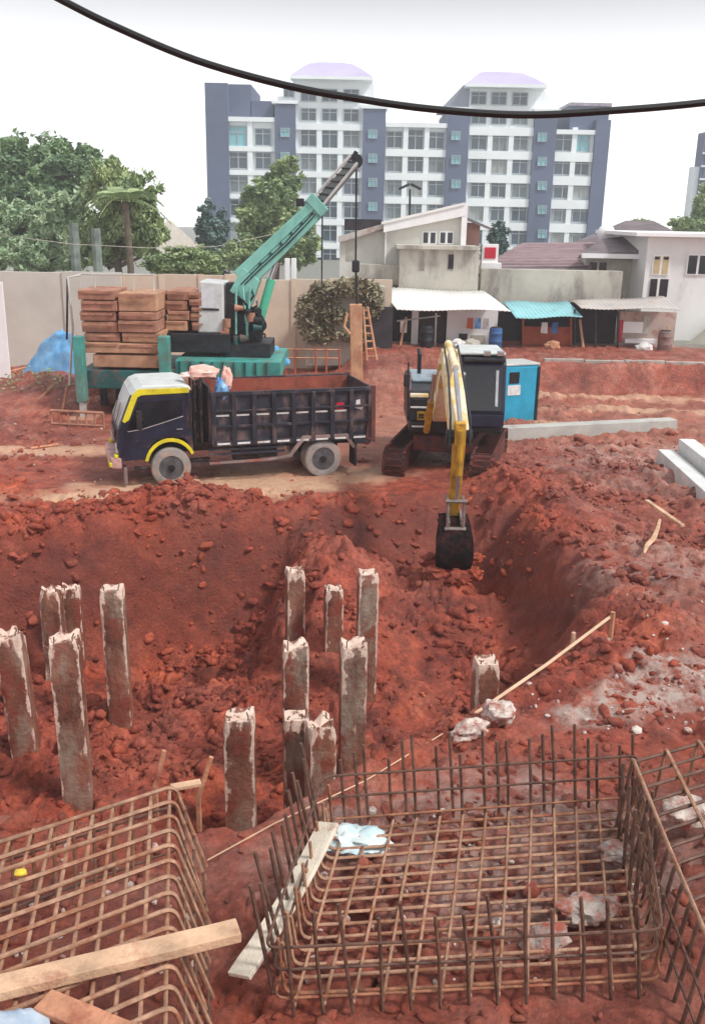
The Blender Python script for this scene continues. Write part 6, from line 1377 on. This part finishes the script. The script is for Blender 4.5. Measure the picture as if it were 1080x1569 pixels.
# overgrown ruin next to the beige wall
ru = thing('overgrown_ruin', (PY(515, 480, 35.5).x, 35.8, 0), 'crumbling grey wall overgrown with dry creepers behind the hanging pile', 'ruin')
MB().prism([PY(468, 560, 35.6), PY(590, 560, 35.6), PY(590, 440, 35.6), PY(560, 432, 35.6), PY(530, 426, 35.6), PY(495, 440, 35.6), PY(470, 470, 35.6)], (0, .6, 0)).build('wall', M_CEMW, ru)
P = []
for px, py, rx, ry in ((470, 480, 20, 34), (500, 450, 30, 22), (540, 440, 34, 16), (490, 512, 30, 18), (570, 462, 18, 34), (512, 484, 26, 14), (545, 514, 24, 12)):
    c, r = blob_at(px, py, 35.3, rx, ry); q = rng.normal(size=(520, 3)); q /= np.linalg.norm(q, axis=1, keepdims=True); P.append(np.array(c) + q * np.array((r[0], .35, r[2])) * rng.uniform(.2, 1, (520, 1)) ** .5)
leaves(np.concatenate(P), .2, mat('dry_creeper', (168, 160, 128), .8, 0, .2, 1.5, c2=(104, 98, 82)), 'creeper', ru)
MB().bb(PY(560, 540, 35.4).x, PY(600, 540, 35.4).x, 35.2, 35.5, 0, PY(580, 470, 35.4).z).build('dark_opening', M_DARK, ru)
# weeds on the rubble at left
P = []
for k in range(26):
    p = PZ(random.uniform(0, 95), random.uniform(582, 615), .2); p.z = gbase(p.x, p.y); q = rng.normal(size=(26, 3)) * (.18, .18, .12) + np.array(p); P.append(q)
wd = thing('weed_patch', PZ(45, 600, 0), 'patch of green weeds on the rubble below the blue tarp', 'weeds'); wd['kind'] = 'stuff'
leaves(np.concatenate(P), .1, M_LFM, 'foliage', wd)

# ------------------------------------------------------------------ humid air
hm = bpy.data.materials.new('humid_air'); hm.use_nodes = True; n = hm.node_tree.nodes; n.clear()
ho = n.new('ShaderNodeOutputMaterial'); pv = n.new('ShaderNodeVolumePrincipled'); pv.inputs['Color'].default_value = (0.93, 0.96, 1.0, 1); pv.inputs['Density'].default_value = HAZE; pv.inputs['Anisotropy'].default_value = 0.0
hm.node_tree.links.new(pv.outputs[0], ho.inputs['Volume'])
hz_ = MB().bb(-460, 460, -130, 460, -5, 40).build('haze', hm)
tag(hz_, 'pale humid air over the whole site', 'haze', None, 'stuff')
# things standing about in front of the sheds
M_DRUM = mat('blue_plastic_drum', (58, 104, 160), .45, 0, .15, 3, mud=.25)
def stand(px, py, y): p = PY(px, py, y); p.z = .95; return p
for px, m, lb in ((757, M_DRUM, 'blue plastic drum beside the orange stall'), (1015, M_RUSTG, 'grey drum standing before the beige stall wall'), (652, M_DKM, 'dark drum by the door under the white awning')):
    p = stand(px, 545, 36.2); d = thing('storage_drum', p, lb, 'drum', 'drums by the sheds')
    MB().lathe([(.22, 0), (.25, .05), (.25, .28), (.262, .30), (.25, .32), (.25, .58), (.262, .6), (.25, .62), (.24, .78), (.22, .8)], p, 'z', 16).build('shell', m, d, smooth=True); MB().lathe([(.2, .80), (.19, .83)], p, 'z', 14).build('lid', M_DKM, d)
for k, (px, m, lb) in enumerate(((700, M_REFL, 'white cement sack slumped below the white panel'), (722, M_CEMW, 'grey sack leaning next to the white sack'), (845, M_TANP, 'tan sack before the orange tarp wall'), (985, M_REFL, 'white sack under the counter shelf'))):
    p = stand(px, 545, 36.0); blobby('sack', p + Vector((0, 0, .18)), (.3, .2, .2), m, lb, 'sack', 40 + k, .3, 3)
for k, (a, b_, lb) in enumerate((((612, 545), (622, 486), 'board leaning on the wall left of the white column'), ((893, 545), (888, 490), 'pole leaning in the dark tin-roofed stall'), ((1030, 545), (1022, 500), 'board leaning at the corner of the beige stall'))):
    p = stand(*a, 36.3); q = PY(*b_, 36.9); tag(MB().tube([p, q], .05, 4).build('leaning_board', M_TANP), lb, 'board')
for k, (px, py, m) in enumerate(((716, 487, M_ORNG), (728, 487, M_BLUET), (740, 488, M_REFL), (830, 494, M_REFL), (846, 494, M_DRUM))):
    p = PY(px, py, 36.6); tag(MB().prism([p, p + Vector((.22, 0, 0)), p + Vector((.24, .02, -.42)), p + Vector((-.02, .02, -.4))], (0, .03, 0)).build('hanging_shirt', m), ('orange', 'blue', 'white')[min(k, 2)] + ' shirt hanging under the white awning' if k < 3 else ('white', 'blue')[k - 3] + ' cloth hanging under the turquoise awning', 'clothing', 'washing on lines')
